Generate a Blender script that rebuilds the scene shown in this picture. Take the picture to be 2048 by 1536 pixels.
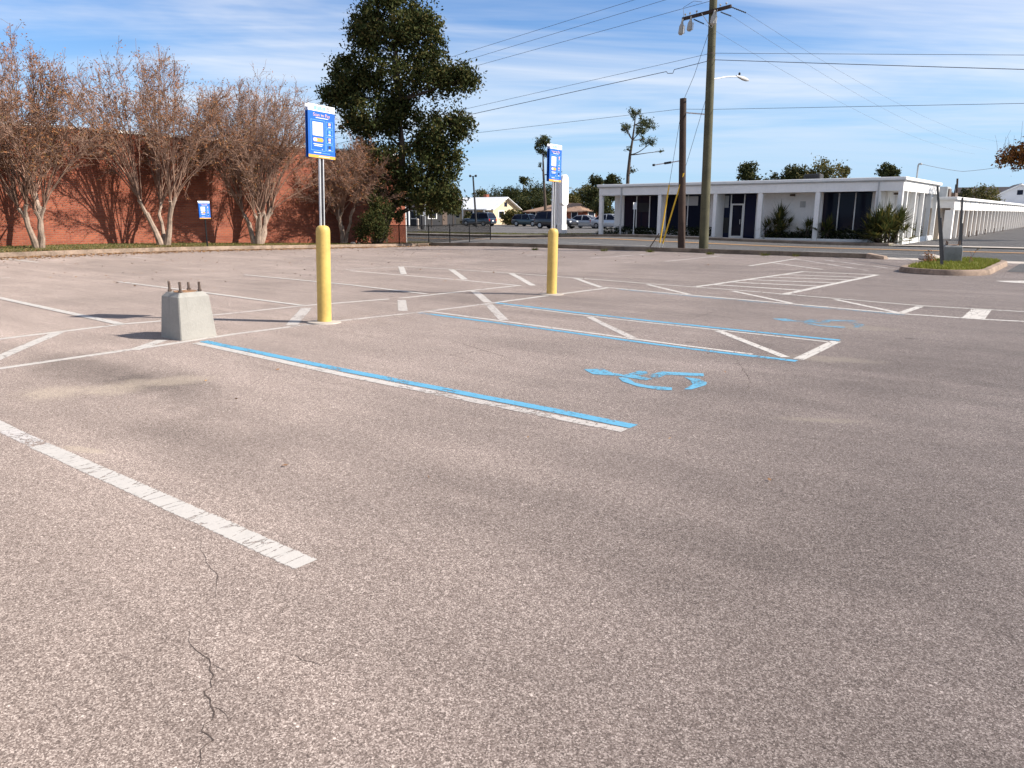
import bpy, bmesh, math, random
import numpy as np
from mathutils import Vector, Matrix, Euler

for _o in list(bpy.data.objects):
    bpy.data.objects.remove(_o)
scene = bpy.context.scene
COL = scene.collection
R = math.radians

# ------------------------------------------------------------------ camera
# site frame: +y runs towards the street, +x runs along the street to the right
cam_data = bpy.data.cameras.new('camera')
cam_data.sensor_fit = 'HORIZONTAL'
cam_data.sensor_width = 36.0
cam_data.lens = 36.0 * 1500.0 / 2048.0
cam_data.clip_start = 0.05
cam_data.clip_end = 3000.0
cam = bpy.data.objects.new('camera', cam_data)
COL.objects.link(cam)
cam.location = (0.0, 0.0, 1.6)
cam.rotation_euler = (R(90.0 - 12.8076), 0.0, R(37.8097))
scene.camera = cam

# ------------------------------------------------------------------ light
SUN_DIR = Vector((0.879 * 0.804, 0.479 * 0.804, 0.595)).normalized()
SUN_EL = math.asin(SUN_DIR.z)
SUN_ROT = math.atan2(SUN_DIR.x, SUN_DIR.y)
sun_data = bpy.data.lights.new('sun', 'SUN')
sun_data.energy = 5.0
sun_data.angle = R(0.53)
sun_data.color = (1.0, 0.93, 0.84)
sun = bpy.data.objects.new('sun', sun_data)
COL.objects.link(sun)
sun.rotation_euler = SUN_DIR.to_track_quat('Z', 'Y').to_euler()

world = bpy.data.worlds.new('World')
scene.world = world
world.use_nodes = True
wn = world.node_tree
for n in list(wn.nodes):
    wn.nodes.remove(n)
def wnode(t, **kw):
    n = wn.nodes.new(t)
    for k, v in kw.items():
        setattr(n, k, v)
    return n
def wmath(op, a, b=None):
    n = wnode('ShaderNodeMath', operation=op)
    for i, q in enumerate((a, b)):
        if q is None:
            continue
        if isinstance(q, (int, float)):
            n.inputs[i].default_value = q
        else:
            wn.links.new(q, n.inputs[i])
    return n.outputs[0]
w_out = wnode('ShaderNodeOutputWorld')
w_bg = wnode('ShaderNodeBackground')
w_bg.inputs['Strength'].default_value = 0.074
w_sky = wnode('ShaderNodeTexSky', sky_type='NISHITA', sun_disc=False)
w_sky.sun_elevation = SUN_EL
w_sky.sun_rotation = SUN_ROT
w_sky.air_density = 1.0
w_sky.dust_density = 0.0
w_sky.ozone_density = 3.5
w_tc = wnode('ShaderNodeTexCoord')
w_sep = wnode('ShaderNodeSeparateXYZ')
wn.links.new(w_tc.outputs['Generated'], w_sep.inputs[0])
# thin high cloud: the view direction is projected on a flat layer overhead
w_den = wmath('ADD', wmath('MAXIMUM', w_sep.outputs[2], 0.0), 0.07)
w_cx = wmath('DIVIDE', w_sep.outputs[0], w_den)
w_cy = wmath('DIVIDE', w_sep.outputs[1], w_den)
w_comb = wnode('ShaderNodeCombineXYZ')
wn.links.new(w_cx, w_comb.inputs[0])
wn.links.new(w_cy, w_comb.inputs[1])
def cloud_noise(rot, sx, sy, scale, detail, dist, lo, hi, seed):
    m0 = wnode('ShaderNodeMapping')
    m0.inputs['Rotation'].default_value = (0, 0, R(rot))
    wn.links.new(w_comb.outputs[0], m0.inputs[0])
    m = wnode('ShaderNodeMapping')
    m.inputs['Scale'].default_value = (sx, sy, 1)
    m.inputs['Location'].default_value = (seed, seed * 0.7, seed)
    wn.links.new(m0.outputs[0], m.inputs[0])
    t = wnode('ShaderNodeTexNoise')
    t.inputs['Scale'].default_value = scale
    t.inputs['Detail'].default_value = detail
    t.inputs['Roughness'].default_value = 0.58
    t.inputs['Distortion'].default_value = dist
    wn.links.new(m.outputs[0], t.inputs['Vector'])
    r = wnode('ShaderNodeMapRange', interpolation_type='SMOOTHSTEP')
    r.inputs['From Min'].default_value = lo
    r.inputs['From Max'].default_value = hi
    wn.links.new(t.outputs[0], r.inputs[0])
    return r.outputs[0]
c_big = cloud_noise(-46, 0.46, 1.0, 0.46, 6.5, 0.6, 0.355, 0.60, 5.2)
c_streak = cloud_noise(-40, 0.24, 1.6, 1.1, 8, 0.5, 0.42, 0.74, 8.0)
c_sum = wmath('MINIMUM', wmath('ADD', wmath('MULTIPLY', c_big, 0.82), wmath('MULTIPLY', c_streak, 0.34)), 0.92)
w_hor = wnode('ShaderNodeMapRange', interpolation_type='SMOOTHSTEP')
w_hor.inputs['From Min'].default_value = 0.0
w_hor.inputs['From Max'].default_value = 0.16
wn.links.new(w_sep.outputs[2], w_hor.inputs[0])
w_fac = wmath('MULTIPLY', c_sum, wmath('ADD', wmath('MULTIPLY', w_hor.outputs[0], 0.55), 0.45))
w_mix = wnode('ShaderNodeMix', data_type='RGBA')
wn.links.new(w_fac, w_mix.inputs['Factor'])
w_tint = wnode('ShaderNodeMix', data_type='RGBA', blend_type='MULTIPLY')
w_tint.inputs['Factor'].default_value = 1.0
w_tint.inputs['B'].default_value = (0.77, 0.985, 1.23, 1)
wn.links.new(w_sky.outputs[0], w_tint.inputs['A'])
wn.links.new(w_tint.outputs['Result'], w_mix.inputs['A'])
w_mix.inputs['B'].default_value = (7.4, 7.6, 8.1, 1)
# pale haze low over the horizon
w_hz = wnode('ShaderNodeMapRange', interpolation_type='SMOOTHSTEP')
w_hz.inputs['From Min'].default_value = -0.02
w_hz.inputs['From Max'].default_value = 0.24
w_hz.inputs['To Min'].default_value = 0.85
w_hz.inputs['To Max'].default_value = 0.0
wn.links.new(w_sep.outputs[2], w_hz.inputs[0])
w_mix2 = wnode('ShaderNodeMix', data_type='RGBA')
wn.links.new(w_hz.outputs[0], w_mix2.inputs['Factor'])
wn.links.new(w_mix.outputs['Result'], w_mix2.inputs['A'])
w_mix2.inputs['B'].default_value = (3.5, 5.3, 7.4, 1)
wn.links.new(w_mix2.outputs['Result'], w_bg.inputs['Color'])
wn.links.new(w_bg.outputs[0], w_out.inputs['Surface'])

scene.view_settings.view_transform = 'Standard'
scene.view_settings.look = 'None'
scene.view_settings.exposure = 0.82
scene.view_settings.gamma = 1.0
scene.cycles.max_bounces = 6
scene.cycles.diffuse_bounces = 3
scene.cycles.glossy_bounces = 2
scene.cycles.transmission_bounces = 3
scene.cycles.transparent_max_bounces = 8
scene.cycles.adaptive_threshold = 0.02
scene.view_settings.use_curve_mapping = False

# ------------------------------------------------------------------ helpers
def sm(a, b, x):
    t = min(1.0, max(0.0, (x - a) / (b - a)))
    return t * t * (3 - 2 * t)

def gz(x, y):
    """height of the gently sloping ground"""
    v = -x
    return (0.29 * sm(22, 36, v) * (1 - 2 * sm(12, 34, y) + sm(38, 60, y))
            + 0.22 * sm(10, 26, v) * sm(31, 38, y) * (1 - sm(50, 64, y)))

def tag(o, label=None, cat=None, group=None, kind=None):
    if label: o['label'] = label
    if cat: o['category'] = cat
    if group: o['group'] = group
    if kind: o['kind'] = kind
    return o

def link(name, me, mat, parent=None):
    o = bpy.data.objects.new(name, me)
    COL.objects.link(o)
    if mat is not None and len(me.materials) == 0:
        me.materials.append(mat)
    if parent is not None:
        o.parent = parent
    return o

def empty(name, loc=(0, 0, 0), rz=0.0):
    o = bpy.data.objects.new(name, None)
    COL.objects.link(o)
    o.location = loc
    o.rotation_euler = (0, 0, rz)
    o.empty_display_size = 0.2
    return o

def np_mesh(name, V, F, smooth=False):
    """V (n,3) floats, F (m,k) ints with constant k"""
    V = np.asarray(V, dtype=np.float32)
    F = np.asarray(F, dtype=np.int32)
    me = bpy.data.meshes.new(name)
    me.vertices.add(len(V))
    me.vertices.foreach_set('co', V.ravel())
    k = F.shape[1]
    me.loops.add(F.size)
    me.loops.foreach_set('vertex_index', F.ravel())
    me.polygons.add(len(F))
    me.polygons.foreach_set('loop_start', np.arange(0, F.size, k, dtype=np.int32))
    me.polygons.foreach_set('loop_total', np.full(len(F), k, dtype=np.int32))
    if smooth:
        me.polygons.foreach_set('use_smooth', np.ones(len(F), dtype=bool))
    me.update(calc_edges=True)
    return me

class MB:
    def __init__(s):
        s.v, s.f = [], []
    def add(s, V, F):
        b = len(s.v)
        s.v += [tuple(p) for p in V]
        s.f += [tuple(i + b for i in q) for q in F]
        return s
    def box(s, x0, x1, y0, y1, z0, z1):
        return s.add([(x0, y0, z0), (x1, y0, z0), (x1, y1, z0), (x0, y1, z0),
                      (x0, y0, z1), (x1, y0, z1), (x1, y1, z1), (x0, y1, z1)],
                     [(0, 3, 2, 1), (4, 5, 6, 7), (0, 1, 5, 4), (1, 2, 6, 5), (2, 3, 7, 6), (3, 0, 4, 7)])
    def bbox(s, x0, x1, y0, y1, z0, z1, b=0.01):
        """box with chamfered vertical and top edges"""
        def ring(x0, x1, y0, y1, z, b):
            return [(x0 + b, y0, z), (x1 - b, y0, z), (x1, y0 + b, z), (x1, y1 - b, z),
                    (x1 - b, y1, z), (x0 + b, y1, z), (x0, y1 - b, z), (x0, y0 + b, z)]
        return s.loft([ring(x0, x1, y0, y1, z0, b), ring(x0, x1, y0, y1, z1 - b, b),
                       ring(x0 + b, x1 - b, y0 + b, y1 - b, z1, b)])
    def loft(s, rings, cap=True):
        n = len(rings[0])
        V = [p for r in rings for p in r]
        F = []
        for i in range(len(rings) - 1):
            for j in range(n):
                a, b = i * n + j, i * n + (j + 1) % n
                F.append((a, b, b + n, a + n))
        if cap:
            F.append(tuple(range(n))[::-1])
            F.append(tuple((len(rings) - 1) * n + j for j in range(n)))
        return s.add(V, F)
    def tube(s, pts, r, n=8, cap=True):
        pts = [Vector(p) for p in pts]
        if isinstance(r, (int, float)):
            r = [r] * len(pts)
        rings = []
        ref = None
        for i, p in enumerate(pts):
            d = (pts[min(i + 1, len(pts) - 1)] - pts[max(i - 1, 0)]).normalized()
            if ref is None:
                ref = Vector((0, 0, 1)) if abs(d.z) < 0.9 else Vector((1, 0, 0))
            a = d.cross(ref)
            if a.length < 1e-4:
                a = d.orthogonal()
            a.normalize()
            b = d.cross(a).normalized()
            rings.append([p + (a * math.cos(t) + b * math.sin(t)) * r[i]
                          for t in [2 * math.pi * k / n for k in range(n)]])
        return s.loft(rings, cap)
    def lathe(s, prof, c=(0, 0, 0), n=20):
        rings = [[(c[0] + r * math.cos(2 * math.pi * k / n), c[1] + r * math.sin(2 * math.pi * k / n), c[2] + z)
                  for k in range(n)] for r, z in prof]
        return s.loft(rings)
    def prism(s, poly, z0, z1):
        return s.loft([[(x, y, z0) for x, y in poly], [(x, y, z1) for x, y in poly]])
    def build(s, name, mat, parent=None, smooth=False):
        me = bpy.data.meshes.new(name)
        me.from_pydata(s.v, [], s.f)
        if smooth:
            me.polygons.foreach_set('use_smooth', [True] * len(me.polygons))
            try:
                me.set_sharp_from_angle(angle=R(38))
            except Exception:
                pass
        me.update()
        return link(name, me, mat, parent)

def bx(name, mat, parent, *a, b=None):
    m = MB()
    (m.bbox(*a, b=b) if b else m.box(*a))
    return m.build(name, mat, parent)

def sheet(name, x0, x1, y0, y1, dz, mat, step=1.0, parent=None):
    nx = max(1, int(math.ceil((x1 - x0) / step)))
    ny = max(1, int(math.ceil((y1 - y0) / step)))
    return grid_sheet(name, np.linspace(x0, x1, nx + 1), np.linspace(y0, y1, ny + 1), dz, mat, parent)

def grid_sheet(name, xs, ys, dz, mat, parent=None):
    V = [(x, y, gz(x, y) + dz) for y in ys for x in xs]
    n = len(xs)
    F = [(j * n + i, j * n + i + 1, (j + 1) * n + i + 1, (j + 1) * n + i)
         for j in range(len(ys) - 1) for i in range(n - 1)]
    return link(name, np_mesh(name, V, F, True), mat, parent)

# ------------------------------------------------------------------ materials
def nt_new(name):
    m = bpy.data.materials.new(name)
    m.use_nodes = True
    nt = m.node_tree
    for n in list(nt.nodes):
        nt.nodes.remove(n)
    out = nt.nodes.new('ShaderNodeOutputMaterial')
    bs = nt.nodes.new('ShaderNodeBsdfPrincipled')
    nt.links.new(bs.outputs[0], out.inputs['Surface'])
    return m, nt, bs, out

class NT:
    """small helper around a node tree"""
    def __init__(s, nt):
        s.nt = nt
        s.pos = s.n('ShaderNodeNewGeometry').outputs['Position']
    def n(s, t, **kw):
        q = s.nt.nodes.new(t)
        for k, v in kw.items():
            setattr(q, k, v)
        return q
    def put(s, sock, v):
        if v is None:
            return
        if isinstance(v, (int, float)):
            sock.default_value = v
        elif isinstance(v, (tuple, list)):
            sock.default_value = tuple(v) + ((1,) if len(v) == 3 and sock.type == 'RGBA' else ())
        else:
            s.nt.links.new(v, sock)
    def math(s, op, a, b=None, clamp=False):
        q = s.n('ShaderNodeMath', operation=op, use_clamp=clamp)
        s.put(q.inputs[0], a)
        s.put(q.inputs[1], b)
        return q.outputs[0]
    def mix(s, f, a, b, blend='MIX'):
        q = s.n('ShaderNodeMix', data_type='RGBA', blend_type=blend)
        s.put(q.inputs['Factor'], f)
        s.put(q.inputs['A'], a)
        s.put(q.inputs['B'], b)
        return q.outputs['Result']
    def map(s, v, lo, hi, a=0.0, b=1.0, smooth=True):
        q = s.n('ShaderNodeMapRange', interpolation_type='SMOOTHSTEP' if smooth else 'LINEAR')
        s.put(q.inputs[0], v)
        for i, z in enumerate((lo, hi, a, b)):
            q.inputs[i + 1].default_value = z
        return q.outputs[0]
    def vec(s, scale=(1, 1, 1), rot=0.0, src=None, loc=(0, 0, 0)):
        q = s.n('ShaderNodeMapping')
        q.inputs['Scale'].default_value = scale
        q.inputs['Rotation'].default_value = (0, 0, rot)
        q.inputs['Location'].default_value = loc
        s.put(q.inputs[0], src if src is not None else s.pos)
        return q.outputs[0]
    def noise(s, scale, detail=4, rough=0.55, v=None, dist=0.0, col=False):
        q = s.n('ShaderNodeTexNoise')
        s.put(q.inputs['Vector'], v if v is not None else s.pos)
        q.inputs['Scale'].default_value = scale
        q.inputs['Detail'].default_value = detail
        q.inputs['Roughness'].default_value = rough
        q.inputs['Distortion'].default_value = dist
        return q.outputs[1 if col else 0]
    def voro(s, scale, v=None, feature='F1', out='Color', rand=1.0):
        q = s.n('ShaderNodeTexVoronoi', feature=feature)
        s.put(q.inputs['Vector'], v if v is not None else s.pos)
        q.inputs['Scale'].default_value = scale
        q.inputs['Randomness'].default_value = rand
        return q.outputs[out]
    def ramp(s, v, stops):
        q = s.n('ShaderNodeValToRGB')
        s.put(q.inputs[0], v)
        e = q.color_ramp.elements
        while len(e) < len(stops):
            e.new(0.5)
        for i, (p, c) in enumerate(stops):
            e[i].position = p
            e[i].color = tuple(c) + (1,)
        return q.outputs[0]
    def bump(s, h, strength=0.4, dist=0.01):
        q = s.n('ShaderNodeBump')
        q.inputs['Strength'].default_value = strength
        q.inputs['Distance'].default_value = dist
        s.put(q.inputs['Height'], h)
        return q.outputs[0]

def mat(name, col, rough=0.7, var=0.18, scale=3.0, metal=0.0, bump=0.0, bscale=40.0, streak=0.0, spec=0.4, tint=None, chips=0.0):
    """plain surface with uneven tone, optional grime streaks and fine relief"""
    m, nt, bs, out = nt_new(name)
    t = NT(nt)
    n1 = t.noise(scale, 6, 0.6)
    n2 = t.noise(scale * 9, 3, 0.5)
    f = t.math('ADD', t.math('MULTIPLY', n1, 0.7), t.math('MULTIPLY', n2, 0.3))
    lo = tuple(c * (1 - var) for c in col)
    hi = tuple(min(1, c * (1 + var)) for c in col)
    if tint:
        lo = tuple(c * (1 - var) * q for c, q in zip(col, tint))
    c = t.mix(t.map(f, 0.3, 0.7), lo, hi)
    if streak:
        sv = t.vec((7, 7, 0.5))
        c = t.mix(t.math('MULTIPLY', t.map(t.noise(1.0, 5, 0.6, sv), 0.5, 0.8), streak), c, tuple(q * 0.45 for q in col))
    if chips:
        cf = t.math('MULTIPLY', t.map(t.noise(14, 6, 0.75, t.vec((1, 1, 0.6))), 0.66, 0.70), chips)
        c = t.mix(cf, c, tuple(q * 0.25 for q in col))
    t.put(bs.inputs['Base Color'], c)
    bs.inputs['Roughness'].default_value = rough
    bs.inputs['Metallic'].default_value = metal
    bs.inputs['Specular IOR Level'].default_value = spec
    if bump:
        t.put(bs.inputs['Normal'], t.bump(t.noise(bscale, 4, 0.6), bump, 0.02))
    return m

def leaf_mat(name, stops, rough=0.65, trans=0.25, spec=0.15):
    m, nt, bs, out = nt_new(name)
    t = NT(nt)
    g = t.n('ShaderNodeNewGeometry')
    c = t.ramp(g.outputs['Random Per Island'], stops)
    t.put(bs.inputs['Base Color'], c)
    bs.inputs['Roughness'].default_value = rough
    bs.inputs['Specular IOR Level'].default_value = spec
    if trans:
        tr = t.n('ShaderNodeBsdfTranslucent')
        t.put(tr.inputs[0], c)
        mx = t.n('ShaderNodeMixShader')
        mx.inputs[0].default_value = trans
        nt.links.new(bs.outputs[0], mx.inputs[1])
        nt.links.new(tr.outputs[0], mx.inputs[2])
        nt.links.new(mx.outputs[0], out.inputs['Surface'])
    return m

def glass_mat(name, col, rough=0.05):
    m, nt, bs, out = nt_new(name)
    t = NT(nt)
    t.put(bs.inputs['Base Color'], t.mix(t.noise(0.6, 3), col, tuple(q * 1.6 for q in col)))
    bs.inputs['Roughness'].default_value = rough
    bs.inputs['Specular IOR Level'].default_value = 0.10
    return m

def asphalt(name, dark, mid, light, patches=(), sand=(), far=0.0, agg=185.0, contrast=1.0):
    m, nt, bs, out = nt_new(name)
    t = NT(nt)
    flat = t.vec((1, 1, 0))
    v1 = t.voro(agg, flat)
    sep = t.n('ShaderNodeSeparateColor')
    t.put(sep.inputs[0], v1)
    r1 = sep.outputs[0]
    v2 = t.voro(agg * 2.1, flat)
    sep2 = t.n('ShaderNodeSeparateColor')
    t.put(sep2.inputs[0], v2)
    val = t.math('ADD', t.math('MULTIPLY', r1, 0.6), t.math('MULTIPLY', sep2.outputs[1], 0.4))
    clump = t.noise(28, 4, 0.65, flat)
    val = t.math('ADD', val, t.math('MULTIPLY', t.math('SUBTRACT', clump, 0.5), 0.42))
    c = t.ramp(val, [(0.08, dark), (0.34, tuple(a * .45 + b * .55 for a, b in zip(dark, mid))), (0.56, mid), (0.80, light), (0.97, tuple(min(1, q * 1.5) for q in light))])
    # pebbles that catch the eye, light and dark
    peb = t.voro(26, flat, out='Distance')
    c = t.mix(t.math('MULTIPLY', t.map(peb, 0.16, 0.12), t.map(t.noise(9, 2, 0.5, flat), 0.55, 0.65)), c, tuple(min(1, q * 1.5) for q in light))
    # broad tone: drifting wear, tyre lanes and grime
    w1 = t.noise(0.20, 5, 0.55, t.vec((1, 1, 0), 0.5), 0.8)
    w2 = t.noise(0.9, 5, 0.6, t.vec((0.6, 1.3, 0), -0.4), 0.4)
    tone = t.math('ADD', t.math('MULTIPLY', t.map(w1, 0.3, 0.7), 0.24 * contrast), t.math('MULTIPLY', t.map(w2, 0.3, 0.72), 0.16 * contrast))
    tone = t.math('ADD', tone, 0.82 - 0.06 * contrast)
    # faint tyre sweeps and small oil drips
    sw = t.noise(1.0, 4, 0.6, t.vec((0.22, 2.6, 0), 0.42), 0.6)
    tone = t.math('MULTIPLY', tone, t.map(sw, 0.35, 0.68, 0.93, 1.05))
    dr = t.voro(0.85, flat, out='Distance')
    dr = t.math('ADD', dr, t.math('MULTIPLY', t.math('SUBTRACT', t.noise(16, 4, 0.7, flat), 0.5), 0.09))
    tone = t.math('MULTIPLY', tone, t.map(dr, 0.03, 0.075, 0.66, 1.0))
    wob = t.noise(1.7, 5, 0.65, flat, 0.3)
    for (px, py, rx, ry, rot, amt) in patches:
        q = t.vec((1 / rx, 1 / ry, 0), 0, t.vec((1, 1, 0), -rot, None, (0, 0, 0)))
        ox = (px * math.cos(-rot) - py * math.sin(-rot)) / rx
        oy = (px * math.sin(-rot) + py * math.cos(-rot)) / ry
        d = t.n('ShaderNodeVectorMath', operation='DISTANCE')
        t.put(d.inputs[0], q)
        d.inputs[1].default_value = (ox, oy, 0)
        dd = t.math('ADD', d.outputs['Value'], t.math('MULTIPLY', t.math('SUBTRACT', wob, 0.5), 1.4))
        tone = t.math('MULTIPLY', tone, t.map(dd, 0.25, 1.1, 1 - amt * 0.75, 1.0))
    c = t.mix(1.0, c, tone, 'MULTIPLY')
    for (px, py, rx, ry, rot, amt) in sand:
        q = t.vec((1 / rx, 1 / ry, 0), 0, t.vec((1, 1, 0), -rot))
        ox = (px * math.cos(-rot) - py * math.sin(-rot)) / rx
        oy = (px * math.sin(-rot) + py * math.cos(-rot)) / ry
        d = t.n('ShaderNodeVectorMath', operation='DISTANCE')
        t.put(d.inputs[0], q)
        d.inputs[1].default_value = (ox, oy, 0)
        dd = t.math('ADD', d.outputs['Value'], t.math('MULTIPLY', t.math('SUBTRACT', wob, 0.5), 1.8))
        c = t.mix(t.math('MULTIPLY', t.map(dd, 1.05, 0.35), t.math('MULTIPLY', t.map(r1, 0.1, 0.6, 0.45, 1.0), amt)), c, (0.36, 0.30, 0.235))
    t.put(bs.inputs['Base Color'], c)
    bs.inputs['Roughness'].default_value = 0.88
    bs.inputs['Diffuse Roughness'].default_value = 0.9
    bs.inputs['Specular IOR Level'].default_value = 0.25
    t.put(bs.inputs['Normal'], t.bump(r1, 0.45, 0.005))
    return m

def paint(name, col, wear=0.35, cracks=True, dirt=0.25):
    m, nt, bs, out = nt_new(name)
    t = NT(nt)
    flat = t.vec((1, 1, 0))
    a = t.noise(26, 6, 0.72, flat)
    b = t.noise(2.0, 4, 0.6, flat)
    f = t.math('ADD', t.math('MULTIPLY', a, 0.6), t.math('MULTIPLY', b, 0.4))
    lost = t.map(f, 0.37 + 0.26 * wear, 0.37 + 0.26 * wear - 0.05)
    at = t.n('ShaderNodeAttribute', attribute_name='edge')
    ed = t.math('ADD', t.math('ABSOLUTE', at.outputs['Fac']), t.math('MULTIPLY', t.math('SUBTRACT', t.noise(55, 5, 0.75, flat), 0.5), 0.85))
    lost = t.math('MAXIMUM', lost, t.map(ed, 0.90, 1.0))
    if cracks:
        e = t.voro(1.0, t.vec((12, 2.0, 0), 0.10), 'DISTANCE_TO_EDGE', 'Distance')
        e = t.math('ADD', e, t.math('MULTIPLY', t.math('SUBTRACT', t.noise(11, 5, 0.7, flat), 0.5), 0.30))
        lost = t.math('MAXIMUM', lost, t.math('MULTIPLY', t.map(t.math('ABSOLUTE', e), 0.022, 0.006), 0.75))
    c = t.mix(t.math('MULTIPLY', t.map(t.noise(9, 6, 0.7, flat), 0.45, 0.72), dirt), col, tuple(q * 0.55 for q in col))
    c = t.mix(t.math('MULTIPLY', t.map(t.voro(120, flat, out='Distance'), 0.3, 0.7), 0.12), c, tuple(q * 0.6 for q in col))
    t.put(bs.inputs['Base Color'], c)
    bs.inputs['Roughness'].default_value = 0.75
    bs.inputs['Specular IOR Level'].default_value = 0.3
    tr = t.n('ShaderNodeBsdfTransparent')
    mx = t.n('ShaderNodeMixShader')
    t.put(mx.inputs[0], lost)
    nt.links.new(bs.outputs[0], mx.inputs[1])
    nt.links.new(tr.outputs[0], mx.inputs[2])
    nt.links.new(mx.outputs[0], out.inputs['Surface'])
    t.put(bs.inputs['Normal'], t.bump(t.voro(110, flat, out='Distance'), 0.25, 0.004))
    return m

def brick_mat(name):
    m, nt, bs, out = nt_new(name)
    t = NT(nt)
    sp = t.n('ShaderNodeSeparateXYZ')
    t.put(sp.inputs[0], t.pos)
    cb = t.n('ShaderNodeCombineXYZ')
    t.put(cb.inputs[0], t.math('ADD', sp.outputs[1], sp.outputs[0]))
    t.put(cb.inputs[1], sp.outputs[2])
    q = t.n('ShaderNodeTexBrick')
    t.put(q.inputs['Vector'], cb.outputs[0])
    q.inputs['Color1'].default_value = (0.36, 0.105, 0.055, 1)
    q.inputs['Color2'].default_value = (0.25, 0.068, 0.040, 1)
    q.inputs['Mortar'].default_value = (0.25, 0.135, 0.098, 1)
    q.inputs['Scale'].default_value = 1.0
    q.inputs['Mortar Size'].default_value = 0.011
    q.inputs['Mortar Smooth'].default_value = 0.2
    q.inputs['Bias'].default_value = 0.0
    q.inputs['Brick Width'].default_value = 0.21
    q.inputs['Row Height'].default_value = 0.075
    big = t.noise(0.5, 5, 0.6)
    c = t.mix(t.map(big, 0.35, 0.7), q.outputs['Color'], t.mix(1.0, q.outputs['Color'], (0.72, 0.66, 0.62), 'MULTIPLY'))
    band = t.noise(1.0, 3, 0.6, t.vec((0.05, 0.05, 6.0)))
    c = t.mix(t.math('MULTIPLY', t.map(band, 0.48, 0.7), 0.55), c, (0.16, 0.05, 0.035))
    damp = t.noise(1.0, 5, 0.6, t.vec((0.7, 0.7, 0.10)))
    c = t.mix(t.math('MULTIPLY', t.map(damp, 0.52, 0.72), 0.24), c, (0.10, 0.042, 0.03))
    t.put(bs.inputs['Base Color'], c)
    bs.inputs['Roughness'].default_value = 0.85
    bs.inputs['Specular IOR Level'].default_value = 0.2
    t.put(bs.inputs['Normal'], t.bump(t.math('SUBTRACT', 1.0, q.outputs['Fac']), 0.6, 0.012))
    return m

M = {}
M['lot'] = asphalt('lot_asphalt', (0.080, 0.061, 0.053), (0.250, 0.196, 0.170), (0.43, 0.362, 0.322),
    patches=[(-2.0, 3.2, 6.5, 4.5, 0.5, 0.15), (2.5, 9.0, 4.0, 6.0, 0.2, 0.13), (*(-8.258, 3.339), 1.7, 0.55, 0.0, 0.42), (*(-6.911, 3.491), 1.3, 0.4, -0.1, 0.38), (*(-4.921, 2.773), 1.1, 0.5, 0.0, 0.22),
             (*(-1.862, 7.146), 2.2, 1.0, 0.5, 0.20), (*(-3.185, 8.771), 0.8, 1.2, 0.2, 0.24), (*(-5.384, 7.509), 1.6, 0.5, 0.0, 0.18),
             (*(-9.276, 10.809), 1.0, 0.9, 0.0, 0.26), (*(-6.653, 12.844), 1.2, 0.8, 0.0, 0.22), (*(-9.500, 7.167), 0.5, 1.1, 0.0, 0.25),
             (*(-2.758, 2.975), 1.0, 0.6, 0.3, 0.16), (*(-0.774, 3.686), 0.9, 0.5, 0.4, 0.14), (*(-1.404, 9.354), 2.0, 1.6, 0.3, 0.15)],
    sand=[(*(-7.366, 2.698), 0.42, 0.42, 0.0, 0.55), (*(-7.131, 3.056), 0.35, 0.30, 0.6, 0.5), (*(-7.081, 3.581), 0.25, 0.55, -0.6, 0.5), (*(-1.590, 6.041), 0.45, 0.10, 0.5, 0.5), (*(-2.261, 8.764), 0.7, 0.25, 0.3, 0.55), (*(-2.606, 11.529), 1.0, 0.35, 0.2, 0.5), (*(-5.389, 2.112), 0.28, 0.06, 0.3, 0.6)])
M['street'] = asphalt('street_asphalt', (0.045, 0.043, 0.042), (0.125, 0.118, 0.112), (0.22, 0.21, 0.20), contrast=0.6)
M['alley'] = asphalt('alley_asphalt', (0.05, 0.045, 0.042), (0.12, 0.11, 0.105), (0.21, 0.20, 0.19), contrast=1.0)
M['white_paint'] = paint('white_line_paint', (0.49, 0.455, 0.415), 0.14)
M['white_worn'] = paint('worn_white_line_paint', (0.46, 0.42, 0.385), 0.38)
M['white_faint'] = paint('faint_white_line_paint', (0.52, 0.48, 0.45), 0.52)
M['blue_paint'] = paint('blue_line_paint', (0.105, 0.32, 0.475), 0.36, False, 0.2)
M['blue_symbol'] = paint('scuffed_blue_paint', (0.115, 0.32, 0.46), 0.41, False, 0.3)
M['blue_worn'] = paint('worn_blue_paint', (0.14, 0.30, 0.41), 0.54, False, 0.3)
M['yellow_line'] = paint('yellow_road_paint', (0.62, 0.30, 0.06), 0.12, False)
M['brick'] = brick_mat('red_brick')
M['concrete'] = mat('concrete', (0.235, 0.17, 0.125), 0.9, 0.45, 2.0, bump=0.4, streak=0.25)
M['kerb'] = mat('kerb_concrete', (0.16, 0.122, 0.09), 0.9, 0.45, 1.5, bump=0.4, streak=0.3)
M['sidewalk'] = mat('sidewalk_concrete', (0.40, 0.35, 0.30), 0.9, 0.2, 1.0, bump=0.3)
M['soil'] = mat('dry_grass_soil', (0.15, 0.12, 0.06), 0.95, 0.45, 1.2, bump=0.6, bscale=15, tint=(0.8, 1.0, 0.8))
M['ground'] = mat('far_ground', (0.12, 0.115, 0.055), 0.95, 0.4, 0.4, bump=0.4, bscale=10)
M['white_wall'] = mat('white_stucco', (0.78, 0.76, 0.74), 0.85, 0.07, 0.8, streak=0.10, bump=0.15)
M['white_trim'] = mat('white_trim', (0.74, 0.73, 0.71), 0.6, 0.06, 2.0, streak=0.08)
M['grey_trim'] = mat('grey_trim', (0.42, 0.42, 0.42), 0.7, 0.12, 2.0)
M['beige_wall'] = mat('beige_stucco', (0.60, 0.51, 0.44), 0.85, 0.08, 0.8, streak=0.12)
M['dark_glass'] = glass_mat('dark_glass', (0.010, 0.012, 0.022))
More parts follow.
